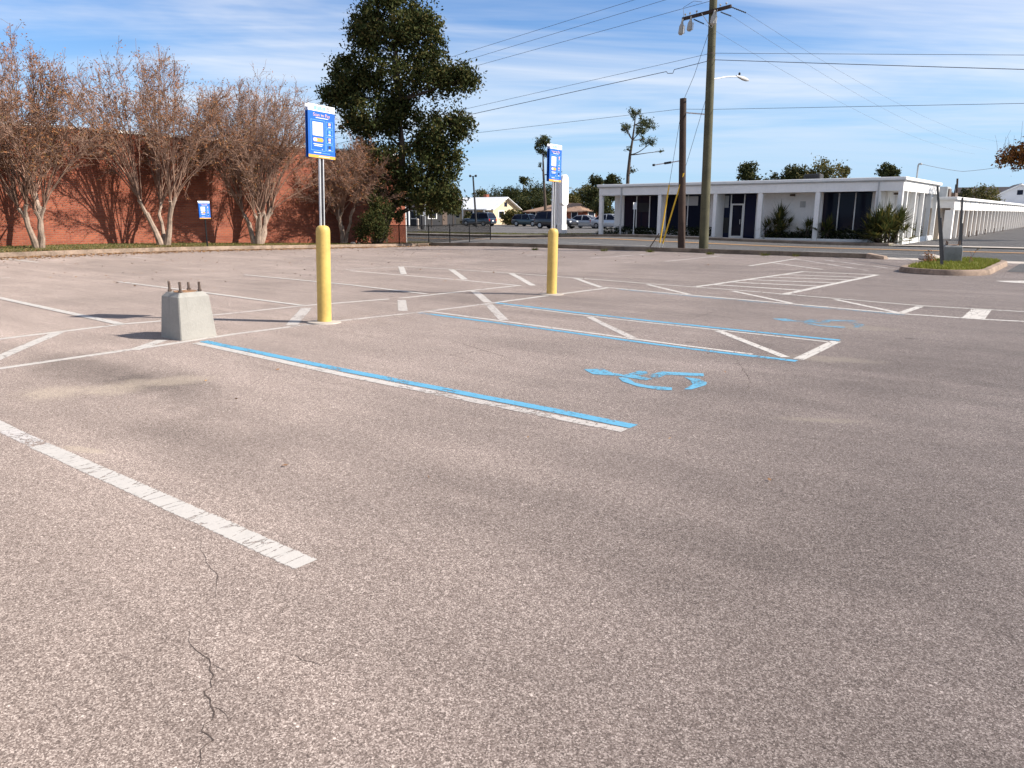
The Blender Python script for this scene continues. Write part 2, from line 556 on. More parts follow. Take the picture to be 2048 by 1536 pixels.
M['navy_glass'] = glass_mat('navy_glass', (0.012, 0.015, 0.035))
M['yellow'] = mat('yellow_bollard_plastic', (0.57, 0.385, 0.105), 0.55, 0.14, 2.5, streak=0.34, chips=0.7)
M['galv'] = mat('galvanised_steel', (0.58, 0.58, 0.58), 0.42, 0.12, 6, metal=0.35)
M['web'] = mat('post_web_steel', (0.10, 0.10, 0.105), 0.6, 0.2, 6, metal=0.3)
M['black_metal'] = mat('black_painted_steel', (0.012, 0.012, 0.013), 0.75, 0.3, 5, spec=0.12)
M['rust'] = mat('rusty_steel', (0.10, 0.07, 0.055), 0.8, 0.45, 30)
M['rust_stain'] = mat('rust_stained_concrete', (0.26, 0.14, 0.07), 0.9, 0.6, 18)
M['base_concrete'] = mat('painted_concrete', (0.30, 0.285, 0.255), 0.85, 0.09, 3.0, streak=0.42, bump=0.2, chips=0.45)
M['base_dark'] = mat('shade_dark_concrete', (0.21, 0.21, 0.20), 0.9, 0.2, 3.0, streak=0.3, bump=0.15)  # darker copy of the base concrete, shade of its front face put into the colour
M['sign_blue'] = mat('sign_blue', (0.016, 0.115, 0.47), 0.35, 0.06, 3)
M['sign_white'] = mat('sign_white', (0.80, 0.80, 0.80), 0.35, 0.03, 3)
M['sign_line'] = mat('sign_light_blue', (0.17, 0.42, 0.78), 0.4, 0.05, 3)
M['sign_cyan'] = mat('sign_pale_blue', (0.15, 0.44, 0.62), 0.4, 0.05, 3)
M['sign_orange'] = mat('sign_orange', (0.72, 0.36, 0.06), 0.4, 0.05, 3)
M['sign_peach'] = mat('sign_peach', (0.80, 0.46, 0.32), 0.4, 0.05, 3)
M['sign_dark'] = mat('sign_dark', (0.03, 0.04, 0.07), 0.4, 0.05, 3)
M['pole_green'] = mat('treated_pole_wood', (0.082, 0.076, 0.043), 0.85, 0.3, 2.0, streak=0.6, bump=0.5, bscale=25)
M['pole_brown'] = mat('brown_pole_wood', (0.046, 0.027, 0.020), 0.85, 0.3, 2.0, streak=0.6, bump=0.5, bscale=25)
M['wire'] = mat('wire', (0.07, 0.07, 0.08), 0.6, 0.1, 1)
M['porcelain'] = mat('grey_porcelain', (0.34, 0.32, 0.29), 0.4, 0.15, 8)
M['guy_yellow'] = mat('guy_guard_yellow', (0.66, 0.40, 0.03), 0.5, 0.1, 4)
M['bark_light'] = mat('pale_smooth_bark', (0.29, 0.215, 0.165), 0.8, 0.42, 4.0, streak=0.4, bump=0.3)
M['twig'] = mat('grey_brown_twigs', (0.27, 0.165, 0.118), 0.85, 0.35, 2.0)
M['bark_dark'] = mat('dark_bark', (0.075, 0.055, 0.042), 0.9, 0.4, 4.0, streak=0.4, bump=0.6)
M['leaf_brown'] = leaf_mat('rust_brown_leaves', [(0.0, (0.24, 0.085, 0.035)), (0.45, (0.36, 0.15, 0.06)), (0.8, (0.28, 0.15, 0.06)), (1.0, (0.14, 0.11, 0.035))])
M['leaf_oak'] = leaf_mat('dark_evergreen_leaves', [(0.0, (0.022, 0.032, 0.010)), (0.5, (0.045, 0.056, 0.016)), (0.85, (0.080, 0.074, 0.022)), (1.0, (0.10, 0.075, 0.026))], 0.75, 0.15, 0.12)
M['leaf_green'] = leaf_mat('green_leaves', [(0.0, (0.018, 0.027, 0.009)), (0.6, (0.038, 0.047, 0.015)), (1.0, (0.085, 0.078, 0.026))])
M['leaf_olive'] = leaf_mat('olive_leaves', [(0.0, (0.045, 0.050, 0.014)), (0.6, (0.10, 0.095, 0.028)), (1.0, (0.17, 0.125, 0.045))])
M['leaf_pine'] = leaf_mat('pine_needles', [(0.0, (0.030, 0.045, 0.018)), (0.6, (0.06, 0.075, 0.028)), (1.0, (0.12, 0.11, 0.05))])
M['leaf_autumn'] = leaf_mat('orange_brown_leaves', [(0.0, (0.06, 0.028, 0.015)), (0.45, (0.20, 0.075, 0.022)), (0.8, (0.33, 0.14, 0.035)), (1.0, (0.20, 0.15, 0.04))])
M['leaf_hedge'] = leaf_mat('dark_hedge_leaves', [(0.0, (0.012, 0.018, 0.010)), (0.7, (0.026, 0.036, 0.016)), (1.0, (0.05, 0.055, 0.022))])
M['palm'] = leaf_mat('palm_fronds', [(0.0, (0.035, 0.050, 0.016)), (0.6, (0.075, 0.085, 0.025)), (1.0, (0.19, 0.15, 0.04))])
M['grass'] = leaf_mat('short_grass', [(0.0, (0.055, 0.075, 0.015)), (0.5, (0.12, 0.13, 0.03)), (0.8, (0.20, 0.17, 0.06)), (1.0, (0.27, 0.21, 0.10))])
M['grass_green'] = leaf_mat('green_grass', [(0.0, (0.10, 0.13, 0.015)), (0.6, (0.20, 0.22, 0.03)), (1.0, (0.30, 0.26, 0.07))])
M['fallen'] = leaf_mat('fallen_leaves', [(0.0, (0.10, 0.05, 0.025)), (0.5, (0.24, 0.12, 0.05)), (1.0, (0.34, 0.21, 0.10))], trans=0)
M['roof_white'] = mat('white_metal_roof', (0.74, 0.74, 0.74), 0.5, 0.05, 1.0)
M['roof_tan'] = mat('tan_shingles', (0.27, 0.17, 0.115), 0.9, 0.2, 3.0)
M['roof_dark'] = mat('dark_shingles', (0.05, 0.042, 0.045), 0.9, 0.2, 3.0)
M['cream'] = mat('cream_siding', (0.62, 0.50, 0.33), 0.8, 0.06, 1.0)
M['siding_white'] = mat('white_siding', (0.62, 0.62, 0.64), 0.8, 0.06, 1.0)
M['tyre'] = mat('tyre_rubber', (0.018, 0.018, 0.018), 0.85, 0.2, 5)
M['rim'] = mat('alloy_rim', (0.34, 0.34, 0.35), 0.35, 0.15, 8, metal=0.7)
M['lamp_clear'] = mat('headlight_lens', (0.62, 0.64, 0.66), 0.12, 0.1, 10)
M['lamp_red'] = mat('tail_lamp_lens', (0.40, 0.02, 0.015), 0.2, 0.1, 10)
M['hvac'] = mat('hvac_metal', (0.33, 0.34, 0.34), 0.6, 0.12, 3, streak=0.2)
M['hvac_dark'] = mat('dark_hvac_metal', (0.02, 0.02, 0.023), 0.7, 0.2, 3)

# ================================================================== setting
rng = random.Random(7)
def struct(o):
    o['kind'] = 'structure'
    return o
gx = [-900, -600, -400, -250, -160, -120] + list(range(-100, 61, 2)) + [80, 110, 160, 250, 400, 600, 900]
gy = [-300, -150, -80, -50] + list(range(-40, 101, 2)) + [120, 150, 200, 300, 450, 700, 1100]
struct(grid_sheet('ground', gx, gy, -0.07, M['ground']))
lot = struct(sheet('parking_lot', -29.35, 46.0, -34.0, 29.8, 0.0, M['lot']))
street = struct(sheet('street', -260, 220, 31.35, 42.2, -0.025, M['street'], 2.0))
struct(sheet('street_verge', -29.2, -6.9, 29.95, 31.33, 0.0, M['soil']))
struct(sheet('driveway_apron', -6.9, 46.0, 29.82, 31.33, -0.012, M['sidewalk']))
struct(sheet('driveway', -2.05, 46.0, 25.3, 29.75, 0.008, M['street']))
struct(sheet('grass_strip', -33.0, -29.5, -30, 31.3, 0.13, M['soil']))
struct(sheet('corner_verge', -60.0, -33.02, 32.3, 34.5, 0.06, M['soil'], 1.0))
struct(sheet('far_sidewalk', -120, -8.6, 42.42, 44.4, 0.08, M['sidewalk'], 2.0))
struct(sheet('side_alley', -8.55, 6.0, 42.42, 150, -0.02, M['alley'], 2.0))
struct(sheet('alley_apron', -8.6, 6.0, 42.22, 43.6, 0.03, M['sidewalk'], 2.0))
struct(sheet('far_parking_lot', -130, -28.2, 46.6, 84.0, -0.015, M['alley'], 2.0))
struct(sheet('lawn_strip', -130, -28.2, 44.42, 46.5, 0.05, M['soil'], 2.0))
struct(sheet('far_roadside', -150, -28.2, 84.1, 92.0, 0.02, M['sidewalk'], 4.0))
def kerb_run(name, pts, w, h, mat=M['kerb'], parent=None, dz=0.0):
    """kerb along a polyline, rounded top, following the ground"""
    m = MB()
    rings = []
    n = len(pts)
    for i, p in enumerate(pts):
        a = Vector(pts[max(i - 1, 0)]); b = Vector(pts[min(i + 1, n - 1)])
        d = (b - a).normalized()
        q = Vector((-d.y, d.x))
        z = gz(p[0], p[1]) + dz
        rings.append([(p[0] + q.x * s * w, p[1] + q.y * s * w, z + t * h) for s, t in
                      ((-0.5, -0.5), (-0.47, 0.8), (-0.36, 1.0), (0.36, 1.0), (0.47, 0.8), (0.5, -0.5))])
    m.loft(rings)
    return m.build(name, mat, parent, True)
def line_pts(a, b, step=1.0):
    n = max(1, int(math.ceil(math.dist(a, b) / step)))
    return [(a[0] + (b[0] - a[0]) * i / n, a[1] + (b[1] - a[1]) * i / n) for i in range(n + 1)]
struct(kerb_run('kerb', line_pts((-29.42, -30), (-29.42, 29.2)) + [(-29.3, 29.6), (-28.9, 29.85)], 0.16, 0.15, M['concrete']))
struct(kerb_run('kerb', line_pts((-28.7, 29.87), (-6.75, 29.87)), 0.16, 0.17))
struct(kerb_run('kerb', line_pts((-120, 42.31), (-8.6, 42.31)), 0.18, 0.12))
struct(kerb_run('kerb', line_pts((-60, 31.28), (-29.3, 31.28)), 0.16, 0.10))
# sloped end block of the street kerb
m = MB(); z = gz(-6.6, 29.9)
m.loft([[(-6.74, 29.55, z - .02), (-6.74, 30.2, z - .02), (-6.74, 30.1, z + .19), (-6.74, 29.65, z + .19)],
        [(-6.1, 29.5, z - .02), (-6.1, 30.2, z - .02), (-6.15, 30.1, z + .10), (-6.15, 29.6, z + .10)]])
tag(m.build('kerb_block', M['concrete']), 'pale sloped concrete block ending the street kerb', 'kerb block')

# ------------------------------------------------------------------ painted lines on the lot
line_no = [0]
def stripe(pts, w=0.105, mat='white_paint', parent=None, name='painted_line', label=None):
    line_no[0] += 1
    dz = 0.0018 + 0.00003 * line_no[0] + (0.004 if min(p[0] for p in pts) < -17 else 0.0)
    w *= 1.2
    P = []
    for a, b in zip(pts[:-1], pts[1:]):
        q = line_pts(a, b, 0.4)
        P += q[:-1]
    P.append(pts[-1])
    V, F = [], []
    for i, p in enumerate(P):
        a = Vector(P[max(i - 1, 0)]); b = Vector(P[min(i + 1, len(P) - 1)])
        d = (b - a).normalized()
        n = Vector((-d.y, d.x)) * (w / 2)
        j = (rng.random() - .5) * 0.008
        for s in (-1, 1):
            x, y = p[0] + n.x * s + j, p[1] + n.y * s + j
            V.append((x, y, gz(x, y) + dz))
    for i in range(len(P) - 1):
        F.append((2 * i, 2 * i + 2, 2 * i + 3, 2 * i + 1))
    me = np_mesh(name, V, F)
    at = me.attributes.new('edge', 'FLOAT', 'POINT')
    at.data.foreach_set('value', [(-1.0, 1.0)[i % 2] for i in range(len(V))])
    o = link(name, me, M[mat], parent or lot)
    if label: o['label'] = label
    return o
def poly_paint(polys, mat, name, label):
    line_no[0] += 1
    dz = 0.0018 + 0.00003 * line_no[0]
    V, F = [], []
    for p in polys:
        b = len(V)
        V += [(x, y, gz(x, y) + dz) for x, y in p]
        F.append(tuple(range(b, b + len(p))))
    me = bpy.data.meshes.new(name)
    me.from_pydata(V, [], F)
    bm = bmesh.new(); bm.from_mesh(me)
    bmesh.ops.recalc_face_normals(bm, faces=bm.faces)
    for f in bm.faces:
        if f.normal.z < 0: f.normal_flip()
    bmesh.ops.triangulate(bm, faces=bm.faces)
    bm.to_mesh(me); bm.free()
    o = link(name, me, M[mat], lot)
    o['label'] = label
    return o
# nearest stall line (two pieces with a worn gap)
stripe([(-2.74, 1.965), (-5.75, 1.965)], 0.11, 'white_paint')
stripe([(-5.70, 1.967), (-6.42, 1.975)], 0.105, 'white_faint')
stripe([(-6.36, 1.975), (-9.05, 2.02)], 0.105, 'white_paint')
# head line of the front row and the line behind it
stripe([(-9.033, 2.124), (-9.051, 2.823), (-9.095, 4.584), (-9.177, 5.675)], 0.10)
stripe([(-9.177, 5.675), (-9.115, 7.054), (-8.931, 8.194)], 0.10, 'white_worn')
stripe([(-8.931, 8.194), (-8.809, 8.921), (-8.730, 10.035), (-8.695, 10.842)], 0.09, 'white_worn')
stripe([(-8.695, 10.842), (-8.626, 12.446), (-8.500, 14.385)], 0.10)
stripe([(-11.109, 2.665), (-11.230, 3.554), (-11.327, 5.239), (-11.207, 5.703)], 0.10)
stripe([(-11.196, 6.551), (-11.105, 8.192)], 0.10, 'white_worn')
stripe([(-11.105, 8.192), (-10.691, 9.927)], 0.10)
stripe([(-10.619, 10.148), (-10.399, 13.718)], 0.10)
stripe([(-11.224, 4.254), (-9.489, 2.826)], 0.13)
stripe([(-9.469, 4.819), (-9.035, 4.232)], 0.13)
stripe([(-10.783, 8.076), (-9.237, 6.635)], 0.16, 'white_worn')
stripe([(-10.377, 9.954), (-9.161, 8.814)], 0.14, 'white_worn')
stripe([(-10.551, 12.233), (-8.819, 10.644)], 0.14, 'white_worn')
stripe([(-8.606, 10.415), (-7.139, 8.999)], 0.13, 'white_worn')
stripe([(-14.993, 16.431), (-12.422, 14.103)], 0.14)
stripe([(-12.813, 16.445), (-10.144, 13.854)], 0.13)
stripe([(-17.008, 16.340), (-14.755, 14.277)], 0.15)
stripe([(-10.516, 16.146), (-8.664, 14.403)], 0.11)
# far side of the centre lane
stripe([(-17.302, 14.387), (-16.919, 16.466), (-14.219, 16.408), (-11.409, 16.245), (-9.696, 16.037), (-8.214, 15.824), (-6.154, 15.645), (-3.883, 15.209), (-2.409, 14.939), (-0.893, 15.064), (0.113, 15.061)], 0.085)
stripe([(-16.970, 14.273), (-12.415, 13.927), (-10.340, 13.641)], 0.09)
stripe([(-8.650, 14.487), (-6.455, 14.131), (-4.308, 13.848), (-2.412, 13.562), (-1.291, 13.607), (-0.795, 13.713), (0.122, 13.770)], 0.095)
stripe([(-8.185, 14.276), (-6.374, 13.956), (-4.246, 13.655), (-2.386, 13.426)], 0.06, 'blue_worn')
stripe([(-8.200, 15.675), (-6.496, 14.220)], 0.10)
stripe([(-6.072, 15.440), (-4.333, 13.926)], 0.10)
stripe([(-3.904, 15.084), (-2.511, 13.646)], 0.10)
stripe([(-2.409, 14.847), (-2.478, 13.671)], 0.11)
poly_paint([[(-1.636, 14.953), (-1.349, 15.003), (-1.298, 13.673), (-1.604, 13.581)]], 'white_paint', 'painted_line', 'wide white bar across the lane')
# hatched crossing
stripe([(-7.075, 15.783), (-6.578, 21.929)], 0.12)
stripe([(-4.991, 15.327), (-4.669, 21.975)], 0.13)
for a, b in (((-6.583, 21.855), (-4.700, 21.951)), ((-6.722, 20.510), (-4.796, 20.777)), ((-6.769, 19.384), (-4.822, 19.819)), ((-6.818, 18.361), (-4.866, 18.748)), ((-6.901, 17.420), (-4.923, 17.677)), ((-6.942, 16.572), (-4.993, 16.478))):
    stripe([a, b], 0.13)
stripe([(-8.661, 23.245), (-8.724, 28.071)], 0.12)
stripe([(-8.642, 25.268), (-6.405, 23.095)], 0.10)
stripe([(-8.626, 27.761), (-5.265, 23.478)], 0.09, 'white_faint')
stripe([(-7.689, 27.926), (-4.771, 24.619)], 0.09, 'white_faint')
# rear stalls
stripe([(-18.499, 8.505), (-14.342, 8.379), (-11.101, 8.232)], 0.10)
stripe([(-17.995, 11.550), (-13.535, 11.378), (-10.731, 10.995)], 0.10)
stripe([(-18.583, 5.469), (-16.737, 5.400), (-11.308, 5.156)], 0.12)
stripe([(-22.144, 6.559), (-21.861, 7.342)], 0.10)
stripe([(-28.944, 9.513), (-26.738, 9.842)], 0.12)
stripe([(-27.367, 12.889), (-26.356, 13.148)], 0.12, 'white_worn')
stripe([(-17.735, 23.811), (-17.646, 25.534)], 0.12, 'white_worn')
stripe([(-11.763, 23.691), (-11.649, 28.175)], 0.11, 'white_worn')
stripe([(-14.792, 23.758), (-14.463, 27.759)], 0.11, 'white_faint')
poly_paint([[(-1.953, 21.689), (-1.412, 22.197), (-0.911, 22.586), (-0.858, 21.531), (-1.353, 21.391), (-1.734, 21.428)]], 'white_paint', 'painted_line', 'white arrow head near the island')
# accessible stalls: blue beside white
stripe([(-8.964, 5.088), (-6.003, 4.992), (-3.464, 4.981), (-2.663, 4.964)], 0.105, 'blue_paint', label='bright blue line of the nearest accessible stall')
stripe([(-8.915, 4.957), (-7.061, 4.890), (-5.821, 4.838), (-5.104, 4.840)], 0.10)
stripe([(-5.104, 4.840), (-4.714, 4.843)], 0.09, 'white_faint')
stripe([(-4.739, 4.837), (-3.350, 4.819), (-2.670, 4.821)], 0.10, 'white_worn')
stripe([(-8.826, 9.033), (-6.354, 8.808), (-4.433, 8.604), (-3.057, 8.496)], 0.07)
stripe([(-8.745, 8.808), (-6.225, 8.630), (-4.343, 8.433), (-3.403, 8.391)], 0.09, 'blue_paint')
stripe([(-3.403, 8.391), (-2.513, 8.401)], 0.10, 'blue_paint')
stripe([(-8.646, 10.679), (-6.767, 10.424), (-5.310, 10.279), (-3.863, 10.195), (-2.521, 10.161)], 0.10, 'blue_paint')
stripe([(-8.329, 10.487), (-6.628, 10.212), (-5.209, 10.086), (-3.795, 10.019), (-2.615, 9.942)], 0.06)
stripe([(-6.288, 10.094), (-4.742, 8.691)], 0.10, 'white_worn')
stripe([(-4.089, 9.962), (-2.683, 8.551)], 0.10)
stripe([(-2.540, 10.048), (-2.532, 8.516)], 0.11)
sym = [[(-4.138, 6.568), (-3.994, 6.713), (-3.811, 6.598), (-3.660, 6.590), (-3.644, 6.854), (-3.554, 6.860), (-3.509, 6.785), (-3.533, 6.628), (-3.346, 6.581), (-3.373, 6.487), (-3.696, 6.501), (-3.930, 6.412), (-4.037, 6.486)],
       [(-3.464, 6.712), (-3.441, 6.963), (-3.056, 7.137), (-2.996, 7.014), (-3.208, 6.910), (-3.331, 6.846), (-3.326, 6.670), (-3.392, 6.648)],
       [(-3.647, 6.435), (-3.580, 6.487), (-3.401, 6.325), (-3.249, 6.292), (-3.027, 6.358), (-2.976, 6.255), (-3.063, 6.195), (-3.300, 6.199), (-3.524, 6.299)],
       [(-3.140, 6.858), (-2.978, 6.866), (-2.855, 6.763), (-2.817, 6.654), (-2.846, 6.394), (-2.903, 6.355), (-2.928, 6.595), (-3.019, 6.748)]]
poly_paint(sym, 'blue_symbol', 'wheelchair_symbol', 'blue wheelchair symbol with worn edges in the nearer accessible stall')
poly_paint([[(x + 0.22, y + 5.10) for x, y in p] for p in sym], 'blue_worn', 'wheelchair_symbol', 'faded blue wheelchair symbol in the farther accessible stall')
# cracks in the asphalt
M['crack'] = mat('crack_dirt', (0.075, 0.055, 0.045), 0.95, 0.4, 30)
def crack(pts, w, seed):
    r = random.Random(seed)
    P = []
    for a, b in zip(pts[:-1], pts[1:]):
        n = max(2, int(math.dist(a, b) / 0.035))
        dx, dy = b[0] - a[0], b[1] - a[1]
        L = math.hypot(dx, dy)
        for i in range(n):
            k = (r.random() - .5) * 0.022
            P.append((a[0] + dx * i / n - dy / L * k, a[1] + dy * i / n + dx / L * k))
    line_no[0] += 1
    dz = 0.0012
    V, F = [], []
    for i, p in enumerate(P):
        a = Vector(P[max(i - 1, 0)]); b = Vector(P[min(i + 1, len(P) - 1)])
        d = (b - a).normalized()
        t = min(1, 4 * i / len(P), 4 * (len(P) - 1 - i) / len(P))
        n = Vector((-d.y, d.x)) * (w * (0.45 + 0.6 * r.random()) * (0.15 + 0.85 * t) / 2)
        for s in (-1, 1):
            V.append((p[0] + n.x * s, p[1] + n.y * s, gz(*p) + dz))
    for i in range(len(P) - 1):
        F.append((2 * i, 2 * i + 2, 2 * i + 3, 2 * i + 1))
    return link('crack', np_mesh('crack', V, F), M['crack'], lot)
crack([(-2.684, 1.339), (-2.534, 1.275), (-2.432, 1.262), (-2.353, 1.259), (-2.235, 1.175), (-2.209, 1.143), (-2.141, 1.128), (-2.077, 1.081), (-2.045, 1.045), (-1.988, 1.031), (-1.967, 0.991), (-1.857, 0.919), (-1.725, 0.835)], 0.0055, 1)
crack([(-2.353, 1.259), (-2.284, 1.255), (-2.258, 1.286)], 0.003, 11)
crack([(-2.209, 1.143), (-2.199, 1.103), (-2.171, 1.066)], 0.003, 12)
crack([(-2.141, 1.128), (-2.062, 1.125), (-1.992, 1.093)], 0.003, 13)
crack([(-3.510, 1.863), (-3.274, 1.746), (-2.982, 1.644), (-2.720, 1.509)], 0.0022, 2)
crack([(-6.528, 7.102), (-5.548, 6.727), (-4.952, 6.527)], 0.012, 3)
crack([(-5.582, 7.356), (-5.813, 6.318), (-4.860, 6.141)], 0.010, 4)
crack([(-8.892, 7.639), (-8.076, 7.599)], 0.012, 5)
crack([(-5.850, 11.135), (-4.935, 11.070), (-5.000, 12.213)], 0.014, 6)
crack([(-2.238, 1.462), (-2.042, 1.493), (-2.057, 1.646), (-1.873, 1.704)], 0.003, 7)
crack([(-3.375, 8.624), (-2.571, 7.139), (-2.306, 6.315)], 0.007, 8)

# road markings
line_no[0] = 0
for yy in (37.72, 38.06):
    stripe([(-120, yy), (90, yy)], 0.14, 'yellow_line', street, 'centre_line')
for k in range(-9, 12):
    x0 = -10.3 + k * 12.2 - 12.2
    stripe([(x0, 33.9), (x0 + 4.6, 33.9)], 0.10, 'white_worn', street, 'lane_dash')

# ------------------------------------------------------------------ scattered vegetation helpers
def leaf_quads(C, L, W, rs, up=0.0):
    """rhombus leaves at centres C, half-length L, half-width W"""
    n = len(C)
    a = rs.normal(size=(n, 3)); a[:, 2] += up
    a /= np.linalg.norm(a, axis=1)[:, None]
    b = np.cross(a, rs.normal(size=(n, 3)))
    b /= np.linalg.norm(b, axis=1)[:, None] + 1e-9
    L = np.broadcast_to(L, (n,))[:, None]; W = np.broadcast_to(W, (n,))[:, None]
    V = np.stack([C - a * L, C + b * W, C + a * L, C - b * W], 1).reshape(-1, 3)
    F = np.arange(4 * n).reshape(n, 4)
    return V, F
def sticks(P0, P1, r0, r1, n=3):
    """straight tapered prisms"""
    P0 = np.asarray(P0, float); P1 = np.asarray(P1, float)
    k = len(P0)
    d = P1 - P0
    d /= np.linalg.norm(d, axis=1)[:, None] + 1e-9
    ref = np.where(np.abs(d[:, 2:3]) < 0.9, np.array([[0, 0, 1.0]]), np.array([[1.0, 0, 0]]))
    a = np.cross(d, ref); a /= np.linalg.norm(a, axis=1)[:, None]
    b = np.cross(d, a)
    r0 = np.broadcast_to(r0, (k,))[:, None]; r1 = np.broadcast_to(r1, (k,))[:, None]
    rings0, rings1 = [], []
    for i in range(n):
        t = 2 * math.pi * i / n
        o = a * math.cos(t) + b * math.sin(t)
        rings0.append(P0 + o * r0); rings1.append(P1 + o * r1)
    V = np.stack(rings0 + rings1, 1).reshape(-1, 3)
    base = (np.arange(k) * 2 * n)[:, None]
    F = np.concatenate([base + np.array([[i, (i + 1) % n, n + (i + 1) % n, n + i]]) for i in range(n)], 0)
    return V, F
def merge(parts):
    V, F, o = [], [], 0
    for v, f in parts:
        V.append(v); F.append(f + o); o += len(v)
    return np.concatenate(V), np.concatenate(F)
def clump_leaves(lobes, rs, clumps, per, crad, L, W, shell=0.55):
    """lobes: (cx,cy,cz,rx,ry,rz,weight). Leaves gathered in clumps near each lobe's surface."""
    w = np.array([l[6] for l in lobes], float); w /= w.sum()
    out = []
    for l, q in zip(lobes, w):
        n = max(1, int(clumps * q))
        d = rs.normal(size=(n, 3)); d /= np.linalg.norm(d, axis=1)[:, None]
        r = shell + (1 - shell) * rs.random(n) ** 0.7
        r *= 0.68 + 0.56 * rs.random(n)
        c = np.array(l[:3]) + d * r[:, None] * np.array(l[3:6])
        cr = crad * (0.6 + 0.8 * rs.random(n))
        q = rs.normal(size=(n, per, 3))
        q *= (rs.random((n, per, 1)) ** 0.65) * np.where(rs.random((n, per, 1)) < 0.12, 1.5, 1.0) / (np.linalg.norm(q, axis=2)[:, :, None] + 1e-9)
        p = c[:, None, :] + q * cr[:, None, None]
        out.append(p.reshape(-1, 3))
    C = np.concatenate(out)
    s = 0.6 + 0.8 * rs.random(len(C))
    return leaf_quads(C, L * s, W * s, rs)
def limb(m, p0, p1, r0, r1, rnd, bend=0.12, n=6, sides=7):
    p0, p1 = Vector(p0), Vector(p1)
    L = (p1 - p0).length
    off = [Vector((rnd.uniform(-1, 1), rnd.uniform(-1, 1), rnd.uniform(-.5, .5))) * bend * L * 0.5 for _ in range(2)]
    pts = []
    for i in range(n + 1):
        t = i / n
        pts.append(p0.lerp(p1, t) + off[0] * math.sin(math.pi * t) + off[1] * math.sin(2 * math.pi * t) * 0.5)
    m.tube(pts, [r0 + (r1 - r0) * i / n for i in range(n + 1)], sides)
    return pts
def grass_patch(name, pts_fn, n, h, w, mat, seed):
    rs = np.random.RandomState(seed)
    P = np.array([pts_fn(rs) for _ in range(n)])
    a = rs.random(n) * 2 * math.pi
    hh = h * (0.5 + rs.random(n))
    lean = rs.normal(size=(n, 2)) * 0.45
    dx = np.stack([np.cos(a), np.sin(a), np.zeros(n)], 1) * (w / 2)
    top = P + np.stack([lean[:, 0] * hh, lean[:, 1] * hh, hh], 1)
    V = np.stack([P - dx, P + dx, top], 1).reshape(-1, 3)
    F = np.arange(3 * n).reshape(n, 3)
    return link(name, np_mesh(name, V, F), mat)
def in_rect(x0, x1, y0, y1, dz, clump=None):
    def f(rs):
        x = x0 + (x1 - x0) * rs.random(); y = y0 + (y1 - y0) * rs.random()
        return (x, y, gz(x, y) + dz)
    return f
tag(grass_patch('grass', in_rect(-32.9, -29.55, 2, 31.2, 0.12), 26000, 0.055, 0.022, M['grass'], 1), 'short patchy grass strip at the foot of the brick wall', 'grass', kind='stuff')
tag(grass_patch('grass', in_rect(-29.2, -7.0, 30.0, 31.3, -0.01), 7000, 0.10, 0.03, M['grass'], 2), 'thin grass along the street verge', 'grass', kind='stuff')
tag(grass_patch('grass', in_rect(-46, -28.6, 44.45, 46.5, 0.04), 7000, 0.09, 0.04, M['grass'], 3), 'mown grass strip across the street by the white sign', 'grass', kind='stuff')
def fallen(name, fn, n, L, seed, label):
    rs = np.random.RandomState(seed)
    C = np.array([fn(rs) for _ in range(n)])
    V, F = leaf_quads(C, L * (0.5 + rs.random(n)), L * 0.5 * (0.5 + rs.random(n)), rs)
    V[:, 2] = np.repeat(C[:, 2], 4) + (V[:, 2] - np.repeat(C[:, 2], 4)) * 0.35 + 0.012
    return tag(link(name, np_mesh(name, V, F), M['fallen']), label, 'leaves', kind='stuff')
def near_kerb(rs):
    x = -29.25 + abs(rs.normal()) * 0.55; y = 6 + 24 * rs.random()
    return (x, y, gz(x, y))
fallen('fallen_leaves', near_kerb, 5200, 0.05, 4, 'brown fallen leaves gathered along the wall-side kerb')
def on_strip(rs):
    x = -29.55 - abs(rs.normal()) * 1.2; y = 4 + 27 * rs.random()
    x = max(x, -32.8)
    return (x, y, gz(x, y) + 0.13)
fallen('fallen_leaves', on_strip, 3500, 0.05, 5, 'brown fallen leaves lying on the grass strip')
def on_lot(rs):
    x = -29 + abs(rs.normal()) * 9; y = 8 + 21 * rs.random()
    return (min(x, 0), y, gz(min(x, 0), y))
fallen('fallen_leaves', on_lot, 420, 0.04, 6, 'scattered brown leaves on the far part of the lot')
def near_cam(rs):
    x = -7 + 9 * rs.random(); y = 1 + 8 * rs.random()
    return (x, y, gz(x, y))
fallen('fallen_leaves', near_cam, 26, 0.022, 8, 'few small dry leaves on the near asphalt')
# tufts of weeds at the foot of the kerbs
def weed(p, label, seed, n=40, h=0.14):
    rs = random.Random(seed)
    m = MB()
    for i in range(n):
        a = rs.random() * 6.283; r = rs.random() * 0.16; q = rs.random() * 0.9
        c = (p[0] + r * math.cos(a), p[1] + r * math.sin(a), gz(*p))
        t = (c[0] + math.cos(a) * h * q, c[1] + math.sin(a) * h * q, c[2] + h * (0.4 + rs.random() * .8))
        d = 0.012
        m.add([(c[0] - d, c[1], c[2]), (c[0] + d, c[1] + d, c[2]), t], [(0, 1, 2)])
    o = m.build('weed_tuft', M['grass'])
    tag(o, label, 'weed', 'weed tufts along the street kerb')
for i, (p, w) in enumerate((((-20.018, 27.473), 'left of the farther yellow bollard'), ((-17.112, 28.576), 'left of the yellow guy guards'), ((-15.126, 29.025), 'just left of the brown pole'), ((-12.387, 28.889), 'right of the tall pole'), ((-10.326, 29.335), 'between the tall pole and the hatched crossing'), ((-9.238, 29.520), 'beyond the slanted white lines'))):
    weed(p, 'small weed tuft at the street kerb, ' + w, 20 + i)

